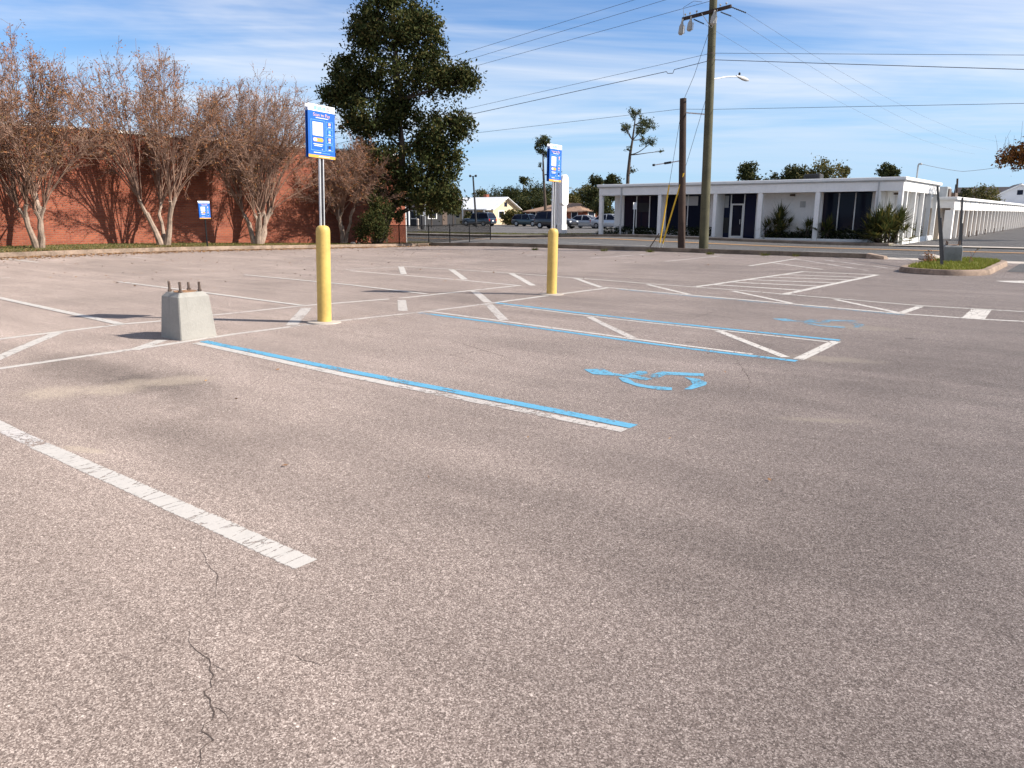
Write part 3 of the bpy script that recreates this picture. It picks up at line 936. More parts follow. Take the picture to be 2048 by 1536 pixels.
# ------------------------------------------------------------------ brick building
WX = -33.0; WY1 = 32.2; WTOP = 4.86
bb = empty('brick_building', (-45, 5, 0))
tag(bb, 'long windowless red brick building with white coping behind the bare trees', 'building')
def child(o, root):
    o.parent = root
    o.matrix_parent_inverse = Matrix.Translation(-Vector(root.location))
    return o
m = MB()
m.box(-58, WX, -25, WY1, -0.6, WTOP)
child(m.build('wall', M['brick']), bb)
child(bx('roof', M['grey_trim'], None, -57.7, WX - 0.3, -24.7, WY1 - 0.3, WTOP + 0.002, WTOP + 0.03), bb)
tile = MB().bbox(-0.17, 0.06, 0.01, 0.385, 0.0, 0.11, b=0.018)
t0 = tile.build('coping_tile', M['white_trim'])
t0.location = (WX, -6.0, WTOP + 0.004)
child(t0, bb)
k = 1
yy = -6.0 + 0.395
while yy < WY1 - 0.3:
    c = t0.copy(); COL.objects.link(c)
    c.location = (WX + rng.uniform(-.01, .01), yy, WTOP + 0.004 + rng.uniform(-.012, .012)); c.parent = bb
    c.matrix_parent_inverse = Matrix.Translation(-Vector(bb.location))
    yy += 0.395
child(bx('corner_trim', M['white_trim'], None, WX - 0.10, WX + 0.012, WY1 + 0.003, WY1 + 0.06, -0.3, WTOP - 0.1), bb)

# ------------------------------------------------------------------ white office building across the street
ob = empty('office_building', (-18, 50, 0))
tag(ob, 'low white flat-roofed office building with dark windows across the street', 'building')
def obx(name, mt, *a, b=None, parent=None):
    o = bx(name, M[mt], None, *a, b=b)
    if parent is None:
        return child(o, ob)
    o.parent = parent
    return o
FX0, FX1, FY, BY = -27.45, -8.75, 45.0, 55.8
RZ, FZ = 3.50, 2.78
obx('roof_slab', 'white_trim', FX0 - .12, FX1 + .12, FY - .12, BY + .1, RZ - 0.16, RZ, b=0.03)
obx('gutter', 'grey_trim', FX0 - .05, FX1 + .06, FY - .06, FY + .30, RZ - 0.23, RZ - 0.163)
obx('front_fascia', 'white_wall', FX0, FX1 - .003, FY, FY + .30, FZ, RZ - .233)
obx('side_fascia', 'white_wall', FX1 - .30, FX1, FY + .303, BY, FZ, RZ - .17)
obx('left_fascia', 'white_wall', FX0, FX0 + .3, FY + .303, BY, FZ, RZ - .17)
obx('soffit', 'white_wall', FX0 + .303, FX1 - .303, FY + .303, BY - .01, FZ + .02, FZ + .10)
RY = 46.35        # recessed front wall
for a, b in ((-27.45, -27.20), (-23.05, -22.82), (-19.30, -19.08), (-16.52, -16.25), (-13.24, -12.98), (-10.08, -9.84), (-8.98, -8.752)):
    obx('column', 'white_wall', a, b, FY + .02, FY + .28, -0.2, FZ - .002, b=0.012)
# recessed walls: solid between the windows
for a, b in ((-27.0, -26.32), (-23.32, -23.16), (-20.0, -19.80), (-17.08, -13.22), (-10.49, -9.75)):
    obx('wall', 'white_wall', a, b, RY, RY + .18, -0.2, FZ + .015)
obx('wall', 'white_wall', -9.95, -9.77, RY + .182, BY, -0.2, FZ + .015)
obx('wall', 'white_wall', -27.0, -26.82, RY + .182, BY, -0.2, FZ + .015)
obx('wall', 'white_wall', -26.8, -9.97, BY - .2, BY - .02, -0.2, FZ + .015)
# end piers between recess and columns
obx('pier', 'white_wall', -10.0, -9.86, FY + .30, RY - .002, -0.2, FZ - .002)
obx('pier', 'white_wall', -19.27, -19.11, FY + .30, RY - .002, -0.2, FZ - .002)
def panes(x0, x1, z0, z1, n, mt='dark_glass'):
    w = (x1 - x0) / n
    for i in range(n):
        obx('pane', mt, x0 + i * w + .03, x0 + (i + 1) * w - .03, RY + .05, RY + .07, z0, z1)
    for i in range(n + 1):
        obx('mullion', 'white_trim', x0 + i * w - .028, x0 + i * w + .028, RY + .01, RY + .12, z0 - .03, z1 + .03)
panes(-26.29, -23.35, 0.55, FZ - .04, 3)
panes(-23.13, -20.03, 0.55, FZ - .04, 2)
panes(-13.19, -10.52, 0.62, FZ - .04, 3)
for a, b in ((-26.32, -23.32), (-23.16, -20.0), (-13.22, -10.49)):
    obx('sill_wall', 'white_wall', a + .003, b - .003, RY + .004, RY + .17, -0.2, 0.5)
# entrance
obx('pane', 'navy_glass', -19.77, -18.72, RY + .05, RY + .07, 0.12, FZ - .04)
obx('pane', 'navy_glass', -17.80, -17.10, RY + .05, RY + .07, 0.12, FZ - .04)
obx('pane', 'dark_glass', -18.66, -17.86, RY + .05, RY + .07, 2.20, FZ - .04)
for x in (-18.69, -17.83):
    obx('mullion', 'white_trim', x - .03, x + .03, RY + .0, RY + .12, 0.1, FZ)
door = obx('door', 'dark_glass', -18.64, -17.88, RY + .03, RY + .06, 0.12, 2.1)
obx('door_head', 'white_trim', -18.655, -17.865, RY + .005, RY + .1, 2.103, 2.195)
for a, b in ((-18.655, -18.57), (-17.95, -17.865)):
    obx('door_stile', 'white_trim', a, b, RY + .006, RY + .028, 0.12, 2.10)
obx('door_rail', 'white_trim', -18.567, -17.953, RY + .006, RY + .028, 0.12, 0.24)
obx('door_handle', 'galv', -18.05, -18.02, RY - .04, RY - .01, 0.95, 1.25, parent=door)
obx('window_poster', 'grey_trim', -19.4, -18.85, RY + .035, RY + .045, 1.95, FZ - .1)
obx('window_poster', 'hvac_dark', -19.4, -18.78, RY + .035, RY + .045, 0.4, 1.35)
obx('window_poster', 'grey_trim', -22.0, -20.9, RY + .035, RY + .045, 2.1, FZ - .1)
obx('window_poster', 'hvac_dark', -25.2, -24.4, RY + .035, RY + .045, 1.7, 2.3)
obx('step', 'concrete', -19.05, -16.55, FY + .05, RY + .0, -0.2, 0.11)
for a, b in ((-27.18, -23.07), (-22.80, -19.32), (-16.23, -13.26), (-12.96, -10.1)):
    obx('planter_wall', 'white_trim', a, b, FY + .03, FY + .18, -0.2, 0.20, b=0.012)
# lit side: slim posts, planter wall, recessed wall behind
for y in (46.3, 48.55, 51.0, 53.3, 55.5):
    obx('side_column', 'white_trim', FX1 - .22, FX1 - .002, y - .09, y + .09, -0.2, FZ - .002)
obx('side_planter_wall', 'white_trim', FX1 - .2, FX1 - .05, 46.42, 55.38, -0.2, 0.22)
for i, y in enumerate((47.4, 49.7, 52.2)):
    obx('partition', 'white_wall', -9.765, FX1 - .26, y + 1.03, y + 1.12, -0.2, FZ - .002)
for x in (-14.9, -9.3):
    o = obx('wall_light', 'rust', x - .12, x + .12, RY - .25, RY - .02, FZ - .18, FZ - .08)
obx('downpipe', 'grey_trim', -25.75, -25.66, FY - .07, FY - .003, 0.0, RZ - .24)
obx('downpipe', 'grey_trim', -9.99, -9.93, FY - .06, FY - .003, 0.0, RZ - .24)
obx('notice_plate', 'grey_trim', -14.45, -14.15, RY - .03, RY - .004, 1.95, 2.3)
# things on its roof
ru = (-14.906, 50.000, 4.099)
rt = MB(); rt.bbox(ru[0] - .5, ru[0] + .5, 49.6, 50.4, RZ + .004, RZ + .50, b=0.05)
u = empty('rooftop_unit', (ru[0], 50.0, RZ)); tag(u, 'dark air conditioning box on the white office roof', 'rooftop unit')
child(rt.build('housing', M['hvac_dark']), u)
for i in range(5):
    child(bx('vent_slat', M['hvac_dark'], None, ru[0] - .4, ru[0] + .4, 49.575, 49.596, RZ + .07 + i * .075, RZ + .10 + i * .075), u)
mp = (-9.446, 52.000, 3.572)
mast = empty('service_mast', (mp[0], 52, RZ)); tag(mast, 'thin bent metal service mast rising from the white roof', 'mast')
m = MB(); m.tube([(mp[0], 52, RZ - .01), (mp[0], 52, RZ + .92), (mp[0] + .03, 52, RZ + 1.0), (mp[0] + .14, 52, RZ + 1.02)], 0.045, 8)
child(m.build('pipe', M['hvac'], None, True), mast)
child(MB().lathe([(0.07, -.06), (0.08, 0), (0.05, .05)], (mp[0] + .14, 52, RZ + 1.0), 10).build('weather_head', M['hvac'], None, True), mast)

# ------------------------------------------------------------------ storage building along the alley
sb = empty('storage_building', (-14, 80, 0))
tag(sb, 'long low white storage building with many bays along the alley', 'building')
SX, SY = -8.0, 57.2
def sbx(name, mt, *a, b=None):
    return child(bx(name, M[mt], None, *a, b=b), sb)
ST = 2.50
sbx('roof_edge', 'white_trim', -18.0, SX + .16, SY - .15, 135, ST - .02, ST + .16, b=0.03)
sbx('front_fascia', 'white_wall', -18.0, SX - .003, SY, SY + .25, 1.95, ST - .023)
sbx('side_fascia', 'white_wall', SX - .25, SX, SY + .253, 134.8, 1.82, ST - .023)
sbx('corner_pier', 'white_wall', SX - .5, SX - .002, SY + .02, SY + .5, -.2, 1.815)
sbx('wall', 'beige_wall', -18, -10.35, SY + .9, SY + 1.1, -.2, 1.98)
sbx('wall', 'beige_wall', -10.2, SX - .9, SY + 1.2, 134, -.2, 1.98)
sbx('door', 'beige_wall', -9.95, -9.2, SY + 1.12, SY + 1.17, -.1, 1.7)
y = 59.6; i = 0
while y < 133:
    sbx('side_column', 'white_trim', SX - .2, SX - .012, y - .10, y + .10, -.2, 1.815)
    sbx('partition', 'beige_wall', SX - .88, SX - .215, y - .06, y + .06, -.2, 1.812)
    if y < 110:
        sbx('roller_door', 'beige_wall', SX - .89, SX - .80, y + .25, y + 2.0, -.15, 1.75)
        sbx('drain_strap', 'grey_trim', SX + .003, SX + .03, y - .03, y + .03, 1.83, ST - .03)
    y += 2.35; i += 1
for i, q in enumerate((62, 66, 71, 77, 84)):
    z0 = gz(SX, q)
    o = MB().lathe([(0.035, 0), (0.035, .38), (0.03, .42)], (SX + .45, q, z0 - .03), 10).build('guard_post', M['rust'], None, True)
    tag(o, ['short rusty guard post nearest the corner of the storage row', 'short rusty guard post, second along the storage row', 'short rusty guard post, third along the storage row', 'short rusty guard post, fourth along the storage row', 'short rusty guard post, farthest along the storage row'][i], 'guard post', 'guard posts along the storage row')
hv = empty('rooftop_unit', (-9.6, 62, ST)); tag(hv, 'pale grey air conditioning cabinet on the storage building roof', 'rooftop unit')
child(bx('housing', M['hvac'], None, -10.9, -9.2, 62, 63.4, ST + .165, ST + .95, b=.04), hv)
child(bx('side_grille', M['rust'], None, -9.195, -9.12, 62.2, 63.2, ST + .25, ST + .8), hv)
child(bx('base_frame', M['rust'], None, -11, -8.9, 63.45, 64.6, ST + .165, ST + .55), hv)
# fallen bumper rubbish by alley not shown: left plain

# ------------------------------------------------------------------ shrubs and palms by the office building
def hedge(name, label, x0, x1, y0, y1, z0, z1, seed, n=2600, mt='leaf_hedge', L=0.05):
    rs = np.random.RandomState(seed)
    root = empty(name, ((x0 + x1) / 2, (y0 + y1) / 2, z0))
    tag(root, label, 'hedge', 'hedges in front of the white office building')
    k = max(2, int((x1 - x0) / 0.5)); ky = max(1, int((y1 - y0) / 0.6))
    lobes = []
    for i in range(k):
        for j in range(ky):
            h = (z1 - z0) * (0.8 + 0.35 * rs.random())
            lobes.append((x0 + (i + .5) * (x1 - x0) / k, y0 + (j + .5) * (y1 - y0) / ky, z0 + h * .5, (x1 - x0) / k * .7, (y1 - y0) / ky * .65, h * .5, 1))
    V, F = clump_leaves(lobes, rs, n // 8, 8, 0.14, L, L * .5, 0.45)
    child(link('foliage', np_mesh('foliage', V, F), M[mt]), root)
    m = MB()
    for l in lobes[::2]:
        m.tube([(l[0], l[1], z0), (l[0] + .05, l[1], z0 + .5 * (z1 - z0))], [.02, .008], 5)
    child(m.build('stems', M['bark_dark']), root)
hedge('hedge', 'dark clipped hedge below the leftmost office window', -26.5, -23.3, 45.3, 46.2, 0.05, 0.82, 1)
hedge('hedge', 'dark hedge in the planter just left of the entrance', -22.6, -19.5, 45.3, 46.2, 0.05, 0.85, 2)
hedge('hedge', 'dark hedge under the palms beside the entrance', -16.1, -13.4, 45.3, 46.2, 0.05, 0.62, 3)
hedge('hedge', 'dark hedge below the rightmost office window', -12.9, -10.2, 45.3, 46.2, 0.05, 0.72, 4)
hedge('hedge', 'green bush in the first lit bay on the office side wall', -9.55, -9.0, 49.2, 50.8, 0.05, 1.10, 5, 1200, 'leaf_olive')
hedge('hedge', 'green bush in the rear lit bay on the office side wall', -9.55, -9.0, 51.5, 53.0, 0.05, 1.20, 6, 1200, 'leaf_olive')
def palm(name, label, c, heads, R_, seed, blades=70, spread=0.5, cat='palm', mt='palm', fans=0):
    """heads of long stiff blades, plus a few fan fronds"""
    rs = random.Random(seed)
    root = empty(name, c)
    tag(root, label, cat)
    V, F = [], []
    st = MB()
    def blade(h, d, L, w, droop):
        side = d.cross(Vector((0, 0, 1)))
        side = side.normalized() if side.length > 1e-3 else Vector((1, 0, 0))
        mid = h + d * L * .5 - Vector((0, 0, droop * .2 * L)); tip = h + d * L - Vector((0, 0, droop * L))
        n = len(V)
        V.extend([h - side * w * .5, h + side * w * .5, mid + side * w, mid - side * w, tip + side * .002, tip - side * .002])
        F.extend([(n, n + 1, n + 2, n + 3), (n + 3, n + 2, n + 4, n + 5)])
    for i in range(heads):
        a = rs.random() * 6.283
        o = Vector((math.cos(a), math.sin(a), 0)) * spread * rs.random() ** .5
        h = Vector(c) + o + Vector((0, 0, R_ * rs.uniform(.22, .80) * (1 - .25 * o.length / max(spread, .01))))
        st.tube([Vector(c) + o * .6, h], [.06, .045], 6)
        for k in range(blades):
            az = rs.random() * 6.283; el = R(rs.uniform(-25, 88))
            d = Vector((math.cos(az) * math.cos(el), math.sin(az) * math.cos(el), math.sin(el)))
            blade(h, d, R_ * rs.uniform(.42, .68), R_ * .017, rs.uniform(0, .25))
    for i in range(fans):
        a = rs.random() * 6.283; el = R(rs.uniform(5, 70))
        d = Vector((math.cos(a) * math.cos(el), math.sin(a) * math.cos(el), math.sin(el)))
        b0 = Vector(c) + Vector((math.cos(a), math.sin(a), 0)) * spread * .5
        h = b0 + d * R_ * rs.uniform(.4, .75)
        st.tube([b0, h], [.014, .008], 4)
        side = d.cross(Vector((0, 0, 1))).normalized(); up = side.cross(d).normalized()
        for k in range(15):
            t = (k / 14 - .5) * R(210)
            blade(h, (d * math.cos(t) + side * math.sin(t) + up * .15).normalized(), R_ * rs.uniform(.34, .45), R_ * .020, .15)
    child(link('fronds', np_mesh('fronds', [tuple(v) for v in V], F), M[mt]), root)
    child(st.build('stalks', M['bark_dark']), root)
    return root
palm('fan_palm', 'large spiky fan palm clump at the lit corner of the office', (-9.2, 44.3, 0.05), 16, 1.8, 1, 85, 0.75, fans=16)
palm('fan_palm', 'tall fan palm against the white wall right of the entrance', (-15.5, 45.75, 0.25), 4, 1.75, 2, 60, 0.35, fans=10)
palm('fan_palm', 'small fan palm left of the white column', (-13.7, 45.4, 0.3), 2, 1.2, 3, 50, .2, fans=5)
palm('fan_palm', 'small fan palm right of the white column', (-12.5, 45.5, 0.35), 2, 1.35, 4, 60, .2, fans=5)
palm('fan_palm', 'low dark fan palm nearest the entrance post', (-16.0, 45.6, 0.1), 2, 1.2, 5, 50, .2, fans=8)
hedge('hedge', 'low bush at the left end of the white office', -27.9, -26.7, 45.3, 46.4, 0.05, 0.6, 7, 900)

# small sign post in front of the building
def gzp(x, y, dz=0.0):
    return (x, y, gz(x, y) + dz)
ss = empty('street_sign', gzp(-24.3, 44.2, .08)); tag(ss, 'small white sign on a thin post before the left office window', 'sign')
z0 = gz(-24.3, 44.2)
child(MB().tube([(-24.3, 44.2, z0), (-24.28, 44.2, 2.25)], 0.03, 6).build('post', M['galv']), ss)
child(bx('plate', M['sign_white'], None, -24.27, -24.255, 44.0, 44.45, 1.86, 2.3), ss)
ss = empty('roadside_marker', (-9.75, 44.6, 0)); tag(ss, 'short white marker stake beside the corner palm', 'marker')
child(bx('stake', M['white_trim'], None, -9.62, -9.55, 44.55, 44.6, -0.05, 1.55), ss)
child(bx('cap', M['sign_white'], None, -9.635, -9.535, 44.535, 44.615, 1.553, 1.6), ss)

# ------------------------------------------------------------------ pylon sign
pc = (-31.45, 46.4)
py_ = empty('pylon_sign', gzp(*pc)); tag(py_, 'tall white blank pylon sign with a rounded top beside the street', 'sign')
zb = gz(*pc)
child(bx('column', M['white_wall'], None, pc[0] - .55, pc[0] + .12, pc[1] - .3, pc[1] + .1, zb - .1, 4.05, b=.015), py_)
child(bx('column_rib', M['white_trim'], None, pc[0] - .2, pc[0] - .14, pc[1] - .36, pc[1] - .303, zb, 4.0), py_)
def pill(h0, h1, hw, x0, x1, yc, n=12):
    pts = []
    r = hw
    for i in range(n + 1):
        t = math.pi * i / n
        pts.append((yc + r * math.cos(t), h1 - r + r * math.sin(t)))
    for i in range(n // 2 + 1):
        t = math.pi + math.pi * i / (n // 2)
        pts.append((yc + r * math.cos(t), h0 + r * .5 + r * .5 * math.sin(t)))
    return MB().loft([[(x0, y, z) for y, z in pts], [(x1, y, z) for y, z in pts]])
child(pill(2.15, 4.33, .40, pc[0] + .125, pc[0] + .36, pc[1] - .05).build('rounded_cabinet', M['sign_white'], None), py_)
child(bx('lower_panel', M['sign_white'], None, pc[0] + .125, pc[0] + .3, pc[1] - .32, pc[1] + .2, zb + .75, 2.2), py_)
child(bx('footing', M['white_wall'], None, pc[0] - .58, pc[0] + .3, pc[1] - .36, pc[1] + .3, zb - .1, zb + .74), py_)

# ------------------------------------------------------------------ bollards with pay signs
def text_mesh(body, size, align='CENTER'):
    cu = bpy.data.curves.new('print', 'FONT')
    cu.body = body; cu.size = size; cu.align_x = align; cu.resolution_u = 2
    o = bpy.data.objects.new('print', cu)
    COL.objects.link(o)
    dg = bpy.context.evaluated_depsgraph_get()
    me = bpy.data.meshes.new_from_object(o.evaluated_get(dg))
    bpy.data.objects.remove(o)
    me.materials.clear()
    return me
def print_obj(name, me, mt, panel, x, y, z):
    """flat print: local x,y of the mesh go along +y and +z of the sign"""
    me.transform(Matrix(((0, 0, 1, x), (1, 0, 0, y), (0, 1, 0, z), (0, 0, 0, 1))))
    return link(name, me, M[mt], panel)
def rect_me(w, h, r=0.0):
    pts = []
    if r:
        for cx, cy, a0 in ((w / 2 - r, h / 2 - r, 0), (-w / 2 + r, h / 2 - r, 90), (-w / 2 + r, -h / 2 + r, 180), (w / 2 - r, -h / 2 + r, 270)):
            for k in range(5):
                a = R(a0 + 22.5 * k)
                pts.append((cx + r * math.cos(a), cy + r * math.sin(a), 0))
    else:
        pts = [(-w / 2, -h / 2, 0), (w / 2, -h / 2, 0), (w / 2, h / 2, 0), (-w / 2, h / 2, 0)]
    me = bpy.data.meshes.new('print')
    me.from_pydata(pts, [], [tuple(range(len(pts)))])
    return me
def frame_me(w, h, t=0.006):
    o = [(-w / 2, -h / 2), (w / 2, -h / 2), (w / 2, h / 2), (-w / 2, h / 2)]
    i = [(-w / 2 + t, -h / 2 + t), (w / 2 - t, -h / 2 + t), (w / 2 - t, h / 2 - t), (-w / 2 + t, h / 2 - t)]
    me = bpy.data.meshes.new('print')
    me.from_pydata([(x, y, 0) for x, y in o + i], [], [(k, (k + 1) % 4, 4 + (k + 1) % 4, 4 + k) for k in range(4)])
    return me
def pay_panel(root, x, yc, zb, W, H, back=True):
    """printed panel facing +x; yc centre, zb lower edge"""
    p = bx('sign_panel', M['sign_blue'], root, x - .006, x, yc - W / 2, yc + W / 2, zb, zb + H)
    e = x + 0.002
    hd = H * 0.125
    zt = zb + H
    print_obj('header', rect_me(W, hd), 'sign_white', p, e, yc, zt - hd / 2)
    print_obj('footer_band', rect_me(W, H * .055), 'sign_orange', p, e, yc, zb + H * .0275)
    e2 = e + 0.0016
    print_obj('footer_print', rect_me(W * .42, H * .010), 'sign_white', p, e2, yc + W * .08, zb + H * .028)
    print_obj('logo_bar', rect_me(W * .40, hd * .50, .004), 'sign_cyan', p, e2, yc - W * .07, zt - hd * .52)
    print_obj('logo_word', text_mesh('SECURE', hd * .46), 'sign_white', p, e2 + .0014, yc - W * .07, zt - hd * .68)
    print_obj('logo_letter_box', frame_me(hd * .50, hd * .56, .007), 'sign_dark', p, e2, yc + W * .235, zt - hd * .52)
    print_obj('logo_letter', text_mesh('P', hd * .44), 'sign_dark', p, e2, yc + W * .235, zt - hd * .68)
    ext_x = lambda q: (min(v.co.x for v in q.vertices), max(v.co.x for v in q.vertices))
    a0, a1 = ext_x(text_mesh('Scan to Pay', H * .088))
    b0, b1 = ext_x(text_mesh('Scan to', H * .088))
    for wd, end in (('Scan', None), ('to', a0 + (b1 - b0)), ('Pay', a1)):
        q = text_mesh(wd, H * .088)
        c0, c1 = ext_x(q)
        print_obj('title_word', q, 'sign_peach', p, e, yc + ((a0 - c0) if end is None else (end - c1)), zb + H * .782)
    print_obj('subtitle', rect_me(W * .46, H * .012), 'sign_white', p, e, yc + W * .01, zb + H * .755)
    print_obj('left_frame', frame_me(W * .53, H * .58), 'sign_line', p, e, yc - W * .14, zb + H * .425)
    print_obj('code_square', rect_me(W * .38, H * .255), 'sign_white', p, e, yc - W * .145, zb + H * .545)
    print_obj('button', rect_me(W * .38, H * .072, H * .033), 'sign_orange', p, e, yc - W * .14, zb + H * .342)
    print_obj('button_spot', rect_me(W * .14, H * .055, H * .026), 'sign_white', p, e2, yc - W * .25, zb + H * .342)
    for k in range(2):
        print_obj('instruction_print', rect_me(W * (.36, .30)[k], H * .013), 'sign_white', p, e, yc - W * .14, zb + H * (.258 - .03 * k))
    print_obj('support_print', rect_me(W * .28, H * .013), 'sign_white', p, e, yc - W * .17, zb + H * .10)
    print_obj('support_print', rect_me(W * .30, H * .010), 'sign_line', p, e, yc + W * .15, zb + H * .097)
    for k in range(4):
        zc = zb + H * (.645 - .145 * k)
        print_obj('step_frame', frame_me(W * .26, H * .125), 'sign_line', p, e, yc + W * .29, zc)
        print_obj('step_icon', rect_me(W * .085, H * .052, .008), ('sign_peach', 'sign_line', 'sign_peach', 'sign_dark')[k], p, e2, yc + W * .29, zc + H * .015)
        print_obj('step_print', rect_me(W * .09, H * .015), 'sign_white', p, e2, yc + W * .29, zc - H * .038)
    if back:
        q = bx('back_panel', M['sign_blue'], root, x - .062, x - .056, yc - W / 2, yc + W / 2, zb, zb + H)
        print_obj('back_header', rect_me(W, hd), 'sign_white', q, x - .055, yc, zt - hd / 2)
        m = MB(); m.box(x - .0635, x - .0545, yc - W / 2 - .002, yc - W / 2 + .01, zt - hd, zt + .001)
        m.build('header_edge', M['sign_white'], q)
    return p
def bollard_sign(label, c, bh, z0, z1, W, tilt):
    root = empty('bollard_sign', (c[0], c[1], gz(*c)))
    tag(root, label, 'sign', 'pay signs on yellow bollards')
    r = 0.103
    m = MB()
    m.lathe([(r * 1.01, -0.03), (r, 0.0), (r, bh - .10), (r * .985, bh - .07), (r * .90, bh - .035), (r * .72, bh - .012), (r * .45, bh)], (0, 0, 0), 28)
    m.build('bollard', M['yellow'], root, True)
    m = MB()
    m.lathe([(.26, -.01), (.25, .012), (.11, .02)], (0.0, 0.0, 0), 14)
    m.build('footing', M['sidewalk'], root, True)
    L = z1 - .02
    w = .034
    m = MB(); m.box(-.030, -.026, -w + .008, w - .008, bh - .02, L)
    m.build('post_web', M['web'], root)
    for s in (-1, 1):
        m = MB()
        m.box(-.029, .0, s * w - .004, s * w + .004, bh - .02, L)
        m.box(-.003, .0015, min(s * w, s * (w - .011)) + .0005, max(s * w, s * (w - .011)) - .0005 if s > 0 else max(s * w, s * (w - .011)), bh - .02, L)
        m.build('post_flange', M['galv'], root)
    p = pay_panel(root, .012, 0.0, z0, W, z1 - z0)
    for zz in (z0 + .12, z1 - .14):
        MB().tube([(.011, 0, zz), (.019, 0, zz)], .008, 8).build('bolt', M['galv'], p)
    root.rotation_euler = (R(tilt), 0, 0)
    return root
bollard_sign('tall blue pay sign on the nearer yellow bollard', (-9.105, 7.130), 1.43, 2.38, 3.11, 0.475, -2.7)
bollard_sign('tall blue pay sign on the farther yellow bollard', (-8.696, 12.513), 1.31, 2.21, 2.91, 0.41, -1.5)
# small sign by the wall
c = (-29.9, 17.55)
wsn = empty('pay_sign', (c[0], c[1], gz(*c))); tag(wsn, 'small blue pay sign on a black post before the brick wall', 'sign')
bx('post', M['black_metal'], wsn, -.025, .0, -.03, .03, .0, 2.0)
pay_panel(wsn, .012, 0, 1.27, .50, .72)

# ------------------------------------------------------------------ concrete light-pole bases
def pole_base(label, c, s0, s1, h, rz, seed, mt='base_concrete'):
    root = empty('concrete_pole_footing', (c[0], c[1], gz(*c)), rz)
    tag(root, label, 'concrete base', 'concrete light-pole bases with bare bolts')
    a, b = s0 / 2, s1 / 2
    def ring(q, z, ch=.012):
        return [(-q + ch, -q, z), (q - ch, -q, z), (q, -q + ch, z), (q, q - ch, z), (q - ch, q, z), (-q + ch, q, z), (-q, q - ch, z), (-q, -q + ch, z)]
    m = MB(); m.loft([ring(a, -.03), ring(a, 0), ring(b, h), ring(b - .05, h + .055)])
    bl = m.build('block', M[mt], root)
    rs = random.Random(seed)
    pts = [((b - .07) * (1 + .12 * rs.uniform(-1, 1)) * math.cos(t), (b - .07) * (1 + .12 * rs.uniform(-1, 1)) * math.sin(t)) for t in [6.283 * k / 18 for k in range(18)]]
    MB().prism(pts, h + .052, h + .062).build('rust_stain', M['rust_stain'], root)
    for sx in (-1, 1):
        for sy in (-1, 1):
            g = b - .082
            x, y = sx * g, sy * g
            hh = .115 + rs.uniform(-.01, .03)
            bt = MB().tube([(x, y, h + .05), (x + rs.uniform(-.006, .006), y, h + .05 + hh)], .017, 8).build('bolt', M['rust'], root, True)
            q = MB(); q.lathe([(.027, 0), (.027, .024), (.024, .026)], (x, y, h + .058), 6)
            q.build('nut', M['rust'], bt)
    return root
pole_base('tapered grey concrete base with four rusty bolts beside the nearer bollard', (-9.47, 5.18), 0.51, 0.43, 0.545, 0.0, 3)

# ------------------------------------------------------------------ island by the entrance
isl = struct(empty('traffic_island', (-3.35, 26, 0)))
def capsule(cx, hw, y0, y1, n=14):
    pts = [(cx + hw * math.cos(math.pi * i / n), y1 - hw + hw * math.sin(math.pi * i / n)) for i in range(n + 1)]
    pts += [(cx - hw * math.cos(math.pi * i / n), y0 + hw - hw * math.sin(math.pi * i / n)) for i in range(n + 1)]
    return pts
cp = capsule(-3.4, 1.02, 22.9, 29.3)
rings = []
n = len(cp)
for i in range(n + 1):
    p = cp[i % n]; a = Vector(cp[(i - 1) % n]); b = Vector(cp[(i + 1) % n])
    d = (b - a).normalized(); q = Vector((d.y, -d.x))
    z = gz(*p)
    rings.append([(p[0] + q.x * s * .2, p[1] + q.y * s * .2, z + t) for s, t in ((.5, -.05), (.42, .10), (.25, .145), (-.4, .145), (-.5, -.05))])
child(MB().loft(rings, cap=False).build('island_kerb', M['concrete'], None, True), isl)
inner = capsule(-3.4, 0.92, 23.0, 29.2)
child(MB().prism(inner, -0.02, 0.12).build('island_soil', M['soil']), isl)
rs_ = np.random.RandomState(12)
def in_island(rs):
    while True:
        x = -3.4 + (rs.random() * 2 - 1) * 0.9; y = 23.0 + 6.2 * rs.random()
        yc = min(max(y, 23.0 + .92), 29.2 - .92)
        if (x + 3.4) ** 2 + (y - yc) ** 2 < .88 ** 2:
            return (x, y, .118)
tag(grass_patch('grass', in_island, 9000, 0.085, 0.028, M['grass_green'], 31), 'bright green grass on the kerbed island', 'grass', kind='stuff')
pole_base('dark-sided concrete base with bolts standing on the grass island', (-3.66, 26.85), 0.54, 0.50, 0.60, 0.25, 5, 'base_dark')
def sign_post(label, base, top, seed):
    r = empty('sign_post', (base[0], base[1], 0.1)); tag(r, label, 'post', 'bare black sign posts on the island')
    b = Vector((0, 0, 0)); t = Vector(top) - Vector((base[0], base[1], .1))
    m = MB()
    m.loft([[b + Vector((q[0], q[1], 0)) for q in ((-.04, -.02), (.04, -.02), (.04, .02), (-.04, .02))],
            [t + Vector((q[0], q[1], 0)) for q in ((-.035, -.02), (.035, -.02), (.035, .02), (-.035, .02))]])
    m.build('upright', M['black_metal'], r)
    k = b.lerp(t, .08); e = b.lerp(t, .55)
    m = MB()
    m.loft([[k + Vector((q[0], q[1], 0)) for q in ((.043, -.03), (.075, -.03), (.075, .03), (.043, .03))],
            [e + Vector((q[0], q[1], 0)) for q in ((.041, -.03), (.066, -.03), (.066, .03), (.041, .03))]])
    m.build('stub_sleeve', M['black_metal'], r)
sign_post('leaning black sign post left of the island concrete base', (-3.477, 24.099), (-5.059, 31.768, 2.575), 1)
sign_post('slanted black sign post behind the island concrete base', (-3.444, 26.847), (-4.649, 34.998, 2.216), 2)
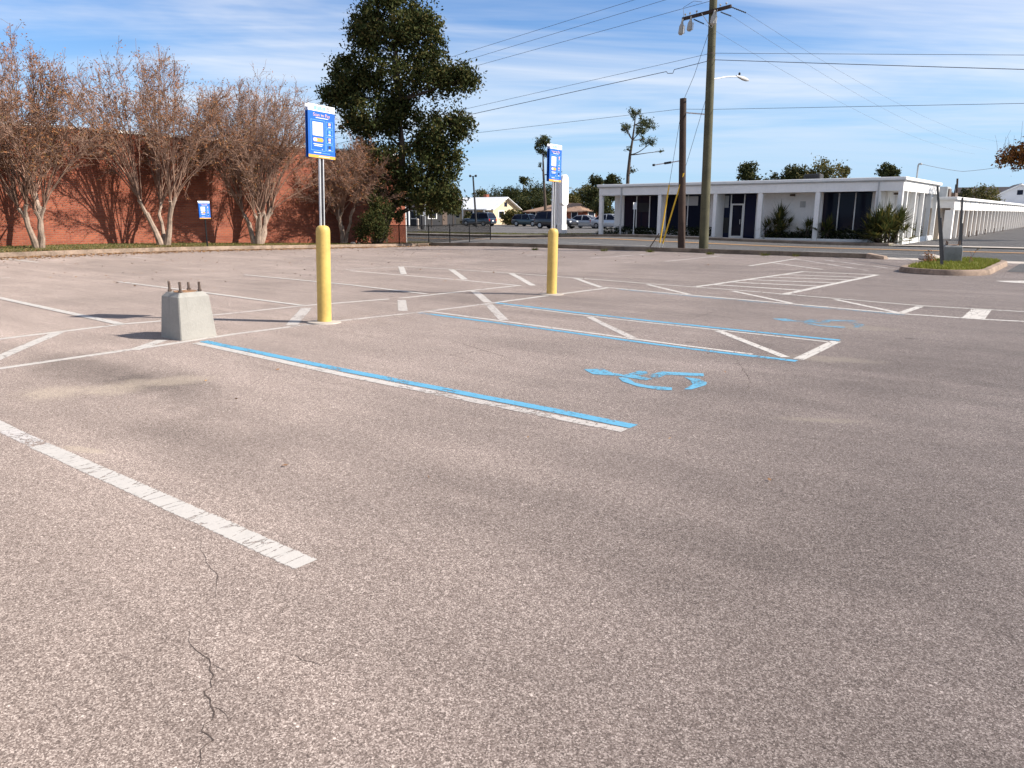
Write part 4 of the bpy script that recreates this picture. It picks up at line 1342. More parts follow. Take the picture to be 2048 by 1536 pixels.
def twig_plant(label, c, h, n, seed, leaf=0, cat='plant'):
    rs = np.random.RandomState(seed)
    root = empty('twiggy_shrub', c); tag(root, label, cat)
    P0, P1 = [], []
    tips = []
    for i in range(n):
        p = np.array([0.0, 0, 0]); d = rs.normal(size=3) * .6; d[2] = abs(d[2]) + .5; d /= np.linalg.norm(d)
        for k in range(4):
            q = p + d * h / 3.6 * (.6 + .6 * rs.random())
            P0.append(p); P1.append(q); p = q; tips.append(q)
            d = d + rs.normal(size=3) * .45; d /= np.linalg.norm(d)
    V, F = sticks(P0, P1, .007, .004)
    link('stems', np_mesh('stems', V, F), M['bark_dark'], root)
    if leaf:
        C = np.array(tips)[rs.randint(0, len(tips), leaf)] + rs.normal(size=(leaf, 3)) * .06
        V, F = leaf_quads(C, .035, .018, rs)
        link('leaves', np_mesh('leaves', V, F), M['leaf_brown'], root)
    return root
twig_plant('brown twiggy rose bush at the left end of the island', (*(-4.118, 26.027), .11), .38, 22, 3, 160)
twig_plant('small bare twig plant at the right of the island', (*(-3.059, 25.994), .11), .55, 4, 4, 14)
# rubbish: pale flat stone behind the bush
o = MB().lathe([(.30, 0), (.34, .06), (.28, .16), (.1, .2)], (*(-4.440, 27.986), .11), 9).build('landscape_stone', M['sidewalk'], None, True)
tag(o, 'pale flat stone behind the twiggy bush on the island', 'stone')

# ------------------------------------------------------------------ bare multi-stem trees by the wall
def crape(label, base, H, spread, seed, leaves=4300, whips=26, shade=1.0, lean=0.0):
    rnd = random.Random(seed); rs = np.random.RandomState(seed)
    root = empty('bare_tree', base)
    tag(root, label, 'tree', 'bare multi-stem trees along the brick wall')
    tr = MB()
    P0, P1, R0, R1 = [], [], [], []
    tips = []
    nst = rnd.choice((3, 4, 5, 6))
    for s in range(nst):
        a = 6.283 * (s + rnd.random() * .6) / nst
        o = Vector((math.cos(a), math.sin(a), 0))
        k1 = o * rnd.uniform(.28, .6) + Vector((0, lean * .3, rnd.uniform(.85, 1.55)))
        p0 = o * .12 + Vector((0, 0, -.08))
        m1 = p0.lerp(k1, .45) + Vector((rnd.uniform(-.08, .08), rnd.uniform(-.08, .08), 0))
        m2 = p0.lerp(k1, .75) + Vector((rnd.uniform(-.07, .07), rnd.uniform(-.07, .07), 0))
        r = rnd.uniform(.08, .13)
        tr.tube([p0, m1, m2, k1], [r * 1.35, r, r * .85, r * .95], 8)
        # knuckle where it was pruned, then two short arms
        arms = []
        for j in range(rnd.choice((2, 3))):
            b = a + rnd.uniform(-1.2, 1.2)
            e = k1 + Vector((math.cos(b) * .22, math.sin(b) * .22, rnd.uniform(.25, .55)))
            tr.tube([k1 - Vector((0, 0, .05)), k1.lerp(e, .5) + Vector((rnd.uniform(-.03, .03), rnd.uniform(-.03, .03), 0)), e], [r * .8, r * .55, r * .7], 7)
            arms.append((e, b))
        for w in range(whips):
            e, b = rnd.choice(arms)
            b = b + rnd.uniform(-1.1, 1.1)
            out = spread * (rnd.random() ** .6)
            top = H * (rnd.uniform(.84, .98) if rnd.random() < .75 else rnd.uniform(.55, .8)) * (1 - .30 * (out / spread) ** 2) - e.z
            pts = []
            N = 9
            sw = rnd.uniform(-.25, .25)
            for i in range(N + 1):
                t = i / N
                rr = out * (t ** 1.25) * .95
                bb = b + sw * t
                pts.append(np.array([e.x + math.cos(bb) * rr + rnd.uniform(-.03, .03), e.y + math.sin(bb) * rr + lean * t * t + rnd.uniform(-.03, .03), e.z + top * (t - .07 * t * t)]))
            r0 = rnd.uniform(.018, .036)
            for i in range(N):
                P0.append(pts[i]); P1.append(pts[i + 1]); R0.append(r0 * (1 - .88 * i / N)); R1.append(r0 * (1 - .88 * (i + 1) / N))
            # twigs
            for q in range(rnd.randint(14, 20)):
                t = (rnd.uniform(.42, 1.0) if rnd.random() < .85 else rnd.uniform(.22, .5)) ** .8
                i = min(N - 1, int(t * N)); f = t * N - i
                p = pts[i] * (1 - f) + pts[i + 1] * f
                d = pts[min(N, i + 1)] - pts[i]; d = d / np.linalg.norm(d)
                g = d + rs.normal(size=3) * .48; g[2] += .12; g /= np.linalg.norm(g)
                L = rnd.uniform(.45, 1.25) * (1.2 - .55 * t)
                m_ = p + g * L * .5; g2 = g + rs.normal(size=3) * .22; g2 /= np.linalg.norm(g2)
                e2 = m_ + g2 * L * .5
                P0 += [p, m_]; P1 += [m_, e2]; R0 += [.0095, .0075]; R1 += [.0075, .0055]
                for u in range(rnd.randint(4, 7)):
                    tt = rnd.random()
                    c = p + (e2 - p) * tt
                    h = g2 + rs.normal(size=3) * .62; h /= np.linalg.norm(h)
                    ee = c + h * rnd.uniform(.14, .42)
                    P0.append(c); P1.append(ee); R0.append(.0062); R1.append(.0045)
                    tips.append(ee)
    tr.build('trunk', M['bark_light'], root, True)
    V, F = sticks(P0, P1, np.array(R0) * 1.0, np.array(R1))
    link('branches', np_mesh('branches', V, F), M['twig'], root)
    tips = np.array(tips)
    C = tips[rs.randint(0, len(tips), leaves)]
    C = np.repeat(C, 2, 0) + rs.normal(size=(leaves * 2, 3)) * .05
    V, F = leaf_quads(C, .046 * (.6 + .8 * rs.random(len(C))), .019, rs)
    link('leaves', np_mesh('leaves', V, F), M['leaf_brown'], root)
    return root
TX = -31.35
def gt(y): return (TX, y, gz(TX, y) + .13)
crape('bare rust-brown tree at the left edge of the picture', gt(7.0), 7.5, 2.9, 41)
crape('bare tree with peeling twin trunks, leftmost base in view', gt(11.65), 7.7, 3.0, 42)
crape('bare spreading tree left of the small wall sign', gt(16.45), 8.2, 3.0, 43)
crape('bare tree right of the small wall sign, behind the nearer bollard', gt(20.95), 7.9, 3.1, 47, lean=0.5)
crape('low shaded bare tree beneath the big evergreen', (-31.9, 26.5, gz(-31.9, 26.5) + .13), 5.6, 2.5, 46, 3000)

# ------------------------------------------------------------------ big dark evergreen
oak_base = (-31.0, 28.0, gz(-31.0, 28.0) + .12)
oak = empty('evergreen_tree', oak_base)
tag(oak, 'tall dark evergreen tree towering over the corner of the brick wall', 'tree')
OD = 41.5; OS = OD / 1500.0
rs = np.random.RandomState(5); rnd = random.Random(5)
olobes = []
for c, rx, rz, w in (((-30.168, 29.119, 11.125), 72, 62, 1.2), ((-31.630, 28.491, 10.978), 38, 52, .7), ((-28.831, 29.904, 10.371), 46, 55, .8), ((-30.424, 28.921, 12.764), 50, 40, .6),
                     ((-32.273, 27.866, 8.658), 52, 48, .9), ((-33.090, 27.485, 7.702), 36, 28, .4), ((-30.237, 29.066, 8.607), 75, 55, .9), ((-28.013, 30.158, 8.330), 55, 38, .7), ((-26.675, 30.690, 8.336), 30, 20, .28),
                     ((-31.453, 28.502, 6.551), 80, 55, 1.1), ((-30.595, 29.674, 6.598), 50, 50, .6), ((-28.096, 30.094, 5.789), 54, 44, .75), ((-26.902, 30.514, 6.042), 22, 30, .2),
                     ((-29.831, 29.381, 4.244), 84, 52, 1.1), ((-27.805, 30.194, 4.282), 36, 46, .45), ((-31.634, 28.362, 4.264), 65, 48, .8),
                     ((-28.386, 29.616, 2.680), 54, 34, .7), ((-27.370, 29.898, 2.340), 30, 22, .25), ((-30.179, 28.731, 2.690), 50, 28, .45)):
    olobes.append((*c, rx * OS * .78, rx * OS * .82, rz * OS * .80, w))
V, F = clump_leaves(olobes, rs, 1150, 72, 0.50, 0.085, 0.042, 0.62)
child(link('foliage', np_mesh('foliage', V, F), M['leaf_oak']), oak)
m = MB()
bz = oak_base[2]
trunk_pts = [Vector((oak_base[0], oak_base[1], bz - .1)), Vector((-30.830, 28.732, 1.336)), Vector((-30.256, 29.178, 2.831)), Vector((-30.097, 29.301, 4.889)), Vector((-30.137, 29.270, 7.396)), Vector((-30.270, 29.166, 10.075)), Vector((-30.326, 29.123, 11.738))]
m.tube(trunk_pts, [.30, .24, .22, .19, .14, .09, .04], 9)
child(m.build('trunk', M['bark_dark'], None, True), oak)
m = MB()
for l in olobes:
    j = min(range(1, 6), key=lambda k: abs(trunk_pts[k].z - (l[2] - 1.2)))
    p = limb(m, trunk_pts[j], (l[0], l[1], l[2]), .075, .02, rnd, .18, 6, 6)
    for q in range(4):
        e = Vector(l[:3]) + Vector((rnd.uniform(-1, 1) * l[3], rnd.uniform(-1, 1) * l[4], rnd.uniform(-.4, 1) * l[5])) * .85
        limb(m, p[3 + q % 3], e, .026, .008, rnd, .15, 4, 4)
child(m.build('limbs', M['bark_dark'], None, True), oak)
# undergrowth below it
def shrub(name, label, lobes, clumps, per, crad, L, mt, seed, cat='shrub', group=None, stem=True):
    rs = np.random.RandomState(seed)
    c = lobes[0]
    zb = min(l[2] - l[5] for l in lobes)
    root = empty(name, (c[0], c[1], zb)); tag(root, label, cat, group)
    V, F = clump_leaves(lobes, rs, clumps, per, crad, L, L * .5, .35)
    child(link('foliage', np_mesh('foliage', V, F), M[mt]), root)
    m = MB(); rr = random.Random(seed)
    for l in lobes:
        for q in range(3):
            limb(m, (l[0] + rr.uniform(-.15, .15), l[1] + rr.uniform(-.15, .15), zb - .02), (l[0] + rr.uniform(-.6, .6) * l[3], l[1] + rr.uniform(-.6, .6) * l[4], l[2] + .3 * l[5]), .03, .01, rr, .1, 4, 5)
    child(m.build('stems', M['bark_dark'], None, True), root)['kind'] = 'stuff'
    return root
def pl(p, rx, rz, s, w=1, ry=None):
    return (*p, rx * s, (ry or rx) * s, rz * s, w)
shrub('evergreen_shrub', 'dense dark shrub under the big evergreen beside the fence', [pl((-29.659, 26.603, 1.276), 20, 26, .0262), pl((-29.482, 27.247, 1.650), 18, 24, .0262, .8), pl((-30.097, 26.390, 0.724), 18, 20, .0262, .6), pl((-29.448, 26.893, 0.724), 22, 20, .0262, .8), pl((-29.982, 27.112, 2.153), 14, 18, .0262, .5)], 300, 30, .3, .05, 'leaf_oak', 8)
shrub('evergreen_shrub', 'small dark shrub low against the brick corner', [pl((-29.553, 28.331, 1.472), 13, 14, .027, .6)], 40, 20, .2, .045, 'leaf_oak', 9)
for i, (p, s) in enumerate((((-30.400, 25.887, 0.176), .16), ((-30.200, 26.109, 0.098), .11))):
    o = MB().lathe([(s * .9, -.03), (s, .03), (s * .8, s * .6), (s * .3, s * .8)], (p[0], p[1], gz(p[0], p[1]) + .13), 7).build('rock', M['sidewalk'], None)
    tag(o, ('larger pale rock at the foot of the dark shrub', 'smaller pale rock at the foot of the dark shrub')[i], 'rock')

# ------------------------------------------------------------------ chain link fence
FXL = -29.78
fe = empty('chain_link_fence', (FXL, 28, gz(FXL, 28) + .13)); tag(fe, 'low black chain link fence at the corner of the lot', 'fence')
fy = [(-29.780, 26.677, 0.015)[1], (-29.780, 28.552, -0.045)[1], (-29.780, 30.811, -0.117)[1], (-29.780, 32.544, -0.172)[1], (-29.780, 34.256, -0.227)[1], (-29.780, 36.222, -0.289)[1]]
HF = 0.98
def fz(y): return gz(FXL, y) + .12
for i, y in enumerate(fy):
    r = .035 if i in (0, 5) else .028
    child(MB().lathe([(r, -.1), (r, HF + .02), (r * 1.15, HF + .03), (r * .5, HF + .07)], (FXL, y, fz(y)), 8).build('post', M['black_metal'], None, True), fe)
child(MB().tube([(FXL, y, fz(y) + HF) for y in fy], .02, 6).build('top_rail', M['black_metal'], None), fe)
child(MB().tube([(FXL, y, fz(y) + .05) for y in fy], .006, 4).build('bottom_wire', M['black_metal'], None), fe)
P0, P1 = [], []
stp = .072
k = int((fy[-1] - fy[0]) / stp)
for i in range(-14, k + 1):
    for s in (1, -1):
        ya, yb = fy[0] + i * stp, fy[0] + (i + 13) * stp
        t0 = max(0, (fy[0] - ya) / (yb - ya)); t1 = min(1, (fy[-1] - ya) / (yb - ya))
        if t1 <= t0: continue
        za, zb = (.05, HF) if s > 0 else (HF, .05)
        q0, q1 = ya + (yb - ya) * t0, ya + (yb - ya) * t1
        P0.append((FXL + .008 * s, q0, fz(q0) + za + (zb - za) * t0)); P1.append((FXL + .008 * s, q1, fz(q1) + za + (zb - za) * t1))
V, F = sticks(P0, P1, .010, .010)
child(link('wire_mesh', np_mesh('wire_mesh', V, F), M['black_metal']), fe)

# ------------------------------------------------------------------ utility poles
def taper_pole(name, base, top, r0, r1, mt, parent):
    pts = [Vector(base).lerp(Vector(top), i / 8) for i in range(9)]
    return child(MB().tube(pts, [r0 + (r1 - r0) * i / 8 for i in range(9)], 14).build(name, M[mt], None, True), parent)
pb = (-13.6, 31.0)
up = empty('utility_pole', (pb[0], pb[1], gz(*pb))); tag(up, 'tall greenish wooden utility pole with crossarm and street lamp', 'utility pole')
ptop = (-13.80, 31.0, 11.6)
taper_pole('pole', (pb[0], pb[1], -.1), ptop, .205, .15, 'pole_green', up)
A, B = Vector((-15.0, 30.80, 9.42)), Vector((-12.92, 30.80, 9.60))
d = (B - A).normalized(); upv = Vector((0, 0, .06)); sd = Vector((0, .05, 0))
child(MB().loft([[p - upv - sd, p - upv + sd, p + upv + sd, p + upv - sd] for p in (A, B)]).build('crossarm', M['pole_brown'], None), up)
for t in (.42, .74):
    p = A.lerp(B, t)
    child(MB().tube([p + Vector((0, -.06, 0)), Vector((-13.72, 30.86, 8.9))], .014, 5).build('brace', M['galv'], None), up)
for t in (.06, .16, .3, .78, .9):
    p = A.lerp(B, t) + Vector((0, 0, .06))
    child(MB().lathe([(.012, 0), (.012, .06), (.035, .07), (.04, .10), (.02, .13)], p, 8).build('pin_insulator', M['porcelain'], None, True), up)
for t, ln in ((.04, .62), (.22, .56), (.70, .55)):
    p = A.lerp(B, t) + Vector((0, -.13, -.02))
    q = p + Vector((-.06, -.02, -ln))
    body = child(MB().tube([p, p.lerp(q, .3), p.lerp(q, .45), p.lerp(q, .9), q], [.03, .055, .10, .11, .06], 10).build('fuse_cutout', M['porcelain'], None, True), up)
    MB().tube([q, q + Vector((.16, 0, .05)), p.lerp(q, .45) + Vector((.14, 0, 0))], .018, 6).build('bracket', M['galv'], body)
for a, b in (((-12.94, 30.8, 9.58), (-12.35, 30.95, 9.30)), ((-13.35, 30.8, 9.45), (-12.95, 30.95, 9.27)), ((-14.5, 30.8, 9.35), (-14.1, 30.95, 9.14))):
    a, b = Vector(a), Vector(b)
    N = 9
    child(MB().tube([a.lerp(b, i / (2 * N)) for i in range(2 * N + 1)], [.012 if i % 2 == 0 else .034 for i in range(2 * N + 1)], 8).build('strain_insulator', M['hvac_dark'], None), up)
lampA = Vector((-13.600, 31.195, 7.034)); lampB = Vector((-13.600, 33.618, 7.431)); lampC = Vector((-13.600, 34.858, 7.426))
arm = child(MB().tube([Vector((-13.68, 31.1, lampA.z - .04)), lampA.lerp(lampB, .5) + Vector((0, 0, .03)), lampB], .028, 7).build('lamp_arm', M['galv'], None, True), up)
dl = (lampC - lampB)
hd = MB().tube([lampB - dl * .15, lampB + dl * .1, lampB + dl * .45, lampB + dl * .8, lampC], [.035, .055, .085, .075, .03], 10).build('lamp_head', M['grey_trim'], None, True)
hd.parent = arm
o = MB().lathe([(.05, 0), (.05, .08), (.02, .11)], lampB + dl * .12 + Vector((0, 0, .08)), 8).build('photocell', M['hvac_dark'], None, True); o.parent = hd
for z_ in (7.95, 7.7):
    child(MB().lathe([(.205 - z_ * .0045, 0), (.205 - z_ * .0045, .05)], (pb[0] - .0175 * z_, 31.0, z_), 12).build('strap', M['rust'], None), up)

sb2 = (-14.55, 30.85)
bp = empty('utility_pole', (sb2[0], sb2[1], gz(*sb2))); tag(bp, 'shorter dark brown wooden pole beside the tall utility pole', 'utility pole')
btop = (-14.84, 30.9, 6.33)
taper_pole('pole', (sb2[0], sb2[1], -.1), btop, .165, .14, 'pole_brown', bp)
a = Vector((-14.865, 31.000, 5.781)); b = Vector((-13.822, 31.000, 5.623))
child(MB().tube([a + Vector((0, -.1, 0)), b + Vector((0, -.1, 0))], .028, 7).build('brace_pipe', M['galv'], None), bp)
a = Vector((-16.079, 30.900, 3.678)); b = Vector((-14.757, 30.900, 3.814))
pa = child(MB().tube([a, b], [.022, .026], 7).build('side_arm', M['galv'], None), bp)
q = MB().tube([a.lerp(b, .38), a.lerp(b, .62)], .05, 7).build('arm_coupling', M['hvac_dark'], None); q.parent = pa
q = MB().tube([a - Vector((.06, 0, 0)), a + Vector((.04, 0, 0))], .05, 7).build('end_cap', M['hvac_dark'], None); q.parent = pa
anchor = Vector((*(-15.554, 30.643), 0.0))
gtop1 = Vector((-14.901, 30.850, 5.629)); gtop2 = Vector((-13.798, 30.900, 6.317))
for i, (t1, lo, hi) in enumerate(((gtop1, .06, .50), (gtop2, .05, .52))):
    g = empty('guy_wire', anchor); tag(g, ('guy wire with yellow guard running up to the brown pole', 'guy wire with yellow guard running up to the tall pole')[i], 'guy wire', 'guy wires with yellow guards')
    an = anchor + Vector((.10 * i, 0, 0))
    child(MB().tube([an, t1], .009, 5).build('wire', M['wire'], None), g)
    child(MB().tube([an.lerp(t1, lo), an.lerp(t1, .25), an.lerp(t1, hi)], [.035, .035, .032], 8).build('yellow_guard', M['guy_yellow'], None, True), g)
    child(MB().tube([an - Vector((0, 0, .1)), an.lerp(t1, lo + .02)], .02, 6).build('anchor_rod', M['galv'], None), g)
g = empty('guy_stake', anchor + Vector((-.6, 0, 0))); tag(g, 'rusty leaning stake at the foot of the guy wires', 'stake')
child(MB().tube([Vector((*(-16.143, 30.777), 0)), anchor + Vector((0, 0, .75))], .022, 6).build('rod', M['rust'], None), g)

# overhead lines: a sagging curve between two points
def wire_obj(name, label, pts, sag=0.0, r=.011, n=18, cat='overhead wire'):
    P = []
    r *= .8
    for a, b in zip(pts[:-1], pts[1:]):
        a, b = Vector(a), Vector(b)
        for i in range(n):
            t = i / n
            P.append(a.lerp(b, t) - Vector((0, 0, 4 * sag * t * (1 - t))))
    P.append(Vector(pts[-1]))
    o = MB().tube(P, r, 5).build(name, M['wire'], None, True)
    tag(o, label, cat, 'overhead wires along the street')
    return o
def ext(a, b, x):
    """continue the line a-b to the given x"""
    a, b = Vector(a), Vector(b)
    t = (x - a.x) / (b.x - a.x)
    return a + (b - a) * t
wire_obj('overhead_wire', 'topmost overhead wire rising to the right of the evergreen', [ext((-27.263, 31, 9.59), (-17.404, 31, 10.566), -62), ext((-27.263, 31, 9.59), (-17.404, 31, 10.566), -13.9)])
wire_obj('overhead_wire', 'second overhead wire rising to the right of the evergreen', [ext((-26.93, 31, 9.241), (-15.929, 31, 10.335), -62), ext((-26.93, 31, 9.241), (-15.929, 31, 10.335), -13.85)])
wire_obj('overhead_wire', 'third overhead wire, meeting the tall pole near its crossarm', [ext((-26.265, 31, 8.905), (-14.669, 31, 9.912), -62), ext((-26.265, 31, 8.905), (-14.669, 31, 9.912), -13.85)])
wire_obj('overhead_wire', 'thin overhead wire left of the pole below the crossarm', [ext((-27.143, 31, 6.89), (-13.9, 31, 7.982), -62), (-13.75, 31, 7.99)], r=.010)
wire_obj('overhead_wire', 'thick overhead cable left of the pole with a small loop', [ext((-26.976, 31, 6.582), (-15.441, 31, 7.533), -62), (-15.72, 31, 7.50), (-15.66, 31, 7.42), (-15.42, 31, 7.40), (-15.36, 31, 7.54), (-13.75, 31, 7.72)], r=.017, n=6)
wire_obj('overhead_wire', 'low thin wire passing behind both poles', [ext((-26.478, 31, 5.662), (-15.011, 31, 5.933), -62), (-15.0, 31, 5.93), (-13.5, 31, 5.80), ext((-13.439, 31, 5.79), (-2.7, 31, 5.134), 14)], r=.010)
wire_obj('overhead_wire', 'upper of the two wires running level to the right edge', [(-13.7, 31, 7.99), ext((-13.363, 31, 7.975), (-2.893, 31, 6.663), 16)], r=.010)
wire_obj('overhead_wire', 'thick lower wire running to the right edge', [(-13.7, 31, 7.74), ext((-8.286, 31, 6.973), (-2.839, 31, 6.229), 16)], sag=.05, r=.016)
wire_obj('overhead_wire', 'right wire from the crossarm end descending across the street', [(-12.35, 30.95, 9.30), (-10.834, 105.510, 9.594)], sag=0.9, r=.006)
wire_obj('overhead_wire', 'middle wire from the crossarm descending across the street', [(-12.95, 30.95, 9.27), (-11.875, 104.702, 8.770)], sag=0.9, r=.006)
wire_obj('overhead_wire', 'left wire from the crossarm descending across the street', [(-14.1, 30.95, 9.14), (-13.092, 103.758, 8.275)], sag=0.9, r=.006)
wire_obj('overhead_wire', 'slack wire from the tall pole down to the brown pole', [(-13.78, 30.9, 9.0), (-14.400, 30.900, 7.174), (-14.80, 30.9, 6.30)], r=.012)
wire_obj('jumper_wire', 'looped jumper wire above the left fuse cutouts', [(-14.9, 30.7, 9.45), (-14.95, 30.75, 9.85), (-14.55, 30.85, 10.05), (-14.25, 31, 10.0)], r=.010, n=5, cat='jumper wire')
wire_obj('service_wire', 'slack service wire from the bent roof mast to the right', [(mp[0] + .14, 52, RZ + 1.0), (-8.103, 59.531, 4.336), (-5.641, 61.441, 4.721), (-2.346, 63.998, 5.711)], r=.016, n=5, sag=.04)

# ------------------------------------------------------------------ cars across the street
def car(label, c, rz, L, W, H, col, kind='suv', cat='car'):
    root = empty('parked_car', (c[0], c[1], gz(*c) - .012), rz)
    tag(root, label, cat, 'cars parked across the street')
    pm, nt, bs, out = nt_new('car_paint')
    t = NT(nt)
    t.put(bs.inputs['Base Color'], t.mix(t.noise(4, 4), tuple(q * .85 for q in col), col))
    bs.inputs['Roughness'].default_value = .28; bs.inputs['Metallic'].default_value = .25
    bs.inputs['Coat Weight'].default_value = .6
    h = L / 2; w = W / 2
    if kind == 'suv':
        belt, hood = H * .60, H * .56
        st = [(-h, .42, belt - .12, .86), (-h + .12, .30, belt, .95), (-h + .9, .24, belt + .02, 1), (0, .24, belt, 1), (h - 1.25, .24, hood + .05, 1), (h - .5, .24, hood - .03, .97), (h - .12, .30, hood - .16, .90), (h, .42, hood - .34, .78)]
        cab = [(-h + .10, belt - .02, belt + .02, .90, .90), (-h + .42, belt - .02, H - .08, .93, .76), (-h + .9, belt - .02, H - .01, .95, .78), (.1, belt - .02, H, .95, .80), (.42, belt - .02, H - .06, .95, .78), (h - 1.45, belt - .02, belt + .05, .93, .88)]
    else:
        belt, hood = H * .63, H * .60
        st = [(-h, .40, belt - .10, .82), (-h + .2, .28, belt + .02, .94), (-h + 1.0, .20, belt + .03, 1), (0, .20, belt, 1), (h - 1.3, .20, hood + .04, 1), (h - .5, .22, hood - .06, .96), (h - .12, .28, hood - .2, .86), (h, .40, hood - .36, .72)]
        cab = [(-h + .55, belt - .02, belt + .03, .88, .86), (-h + 1.25, belt - .02, H - .04, .92, .72), (-.1, belt - .02, H, .93, .74), (.35, belt - .02, H - .06, .93, .72), (h - 1.15, belt - .02, belt + .02, .90, .84)]
    def ring(x, zb, zt, k):
        a = w * k
        return [(x, -a * .92, zb), (x, a * .92, zb), (x, a, zb + .12), (x, a, zt - .22), (x, a * .95, zt - .05), (x, a * .82, zt), (x, -a * .82, zt), (x, -a * .95, zt - .05), (x, -a, zt - .22), (x, -a, zb + .12)]
    MB().loft([ring(*q) for q in st]).build('body', pm, root, True)
    MB().loft([[(x, -w * k0, z0), (x, w * k0, z0), (x, w * (k0 * .3 + k1 * .7), z0 + (z1 - z0) * .85), (x, w * k1 * .9, z1), (x, -w * k1 * .9, z1), (x, -w * (k0 * .3 + k1 * .7), z0 + (z1 - z0) * .85)] for x, z0, z1, k0, k1 in cab]).build('window_glass', M['dark_glass'], root, True)
    rp = [q for q in cab[1:-1]]
    MB().loft([[(x, -w * k1 * .9, z1 - .01), (x, w * k1 * .9, z1 - .01), (x, w * k1 * .84, z1 + .03), (x, -w * k1 * .84, z1 + .03)] for x, z0, z1, k0, k1 in rp]).build('roof', pm, root, True)
    for s in (-1, 1):
        for (a, b) in ((cab[1], cab[0]), (cab[-2], cab[-1])):
            MB().tube([(a[0], s * w * a[4] * .93, a[2] - .01), (b[0], s * w * b[3] * .97, b[1] + .03)], .045, 5).build('pillar', pm, root)
        xm = (cab[1][0] + cab[-2][0]) / 2 + .15
        MB().tube([(xm, s * w * .80, cab[2][2] - .03), (xm, s * w * .965, belt)], .04, 5).build('pillar', pm, root)
        MB().bbox(cab[-1][0] - .35, cab[-1][0] - .18, s * w * 1.0 - .04 if s < 0 else w * .96, -w * .96 if s < 0 else w + .10, belt + .02, belt + .17, b=.02).build('mirror', pm, root)
        for x in (-h + .88, h - .92):
            r = .36 if kind == 'suv' else .32
            y0 = s * (w - .20)
            y1 = s * (w + .012)
            wh = MB().tube([(x, y0, r), (x, y0 + s * .02, r), (x, y1 - s * .02, r), (x, y1, r)], [r * .94, r, r, r * .93], 20).build('wheel', M['tyre'], root, True)
            MB().tube([(x, y1 - s * .01, r), (x, y1 + s * .012, r)], [r * .62, r * .58], 14).build('rim', M['rim'], wh)
        zt = st[-2][2]
        MB().bbox(h - .30, h - .045, (w * .48 if s > 0 else -w * .86), (w * .86 if s > 0 else -w * .48), zt - .16, zt - .02, b=.03).build('headlight', M['lamp_clear'], root)
        MB().bbox(-h - .012, -h + .10, (w * .62 if s > 0 else -w * .86), (w * .86 if s > 0 else -w * .62), belt - .36, belt - .08, b=.02).build('tail_light', M['lamp_red'], root)
    bx('grille', M['hvac_dark'], root, h - .06, h + .008, -w * .42, w * .42, .50, .72)
    bx('front_bumper', M['hvac_dark'], root, h - .12, h + .02, -w * .7, w * .7, .30, .44)
    bx('rear_bumper', M['hvac_dark'], root, -h - .02, -h + .1, -w * .75, w * .75, .34, .48)
    bx('number_plate', M['sign_white'], root, -h - .025, -h - .013, -.16, .16, .62, .78)
    if kind == 'suv':
        for s in (-1, 1):
            MB().tube([(cab[1][0] + .1, s * w * .66, H + .045), (cab[-2][0] - .1, s * w * .66, H + .045)], .018, 5).build('roof_rail', M['hvac_dark'], root)
    return root
car('dark blue pickup-like wagon facing left, its rear lit by the sun', (-65.0, 76.7), math.pi, 4.75, 1.85, 1.72, (0.03, 0.055, 0.09))
car('grey crossover facing right behind the white pylon', (-58.6, 79.0), 0, 4.4, 1.82, 1.52, (0.05, 0.08, 0.09))
car('black wagon partly hidden by the farther bollard', (-47.6, 69.2), 0, 4.8, 1.92, 1.82, (0.015, 0.016, 0.022))
car('silver sedan facing right, nearest the white office', (-46.3, 73.5), 0, 4.6, 1.8, 1.42, (0.50, 0.52, 0.54), 'sedan')
car('white pickup half hidden behind the grey crossover', (-65.5, 87.5), 0, 4.7, 1.84, 1.5, (0.62, 0.62, 0.60), 'sedan')
car('pale car glimpsed behind the left office column', (-42.6, 72.6), 0, 4.6, 1.84, 1.55, (0.48, 0.50, 0.54), 'sedan')

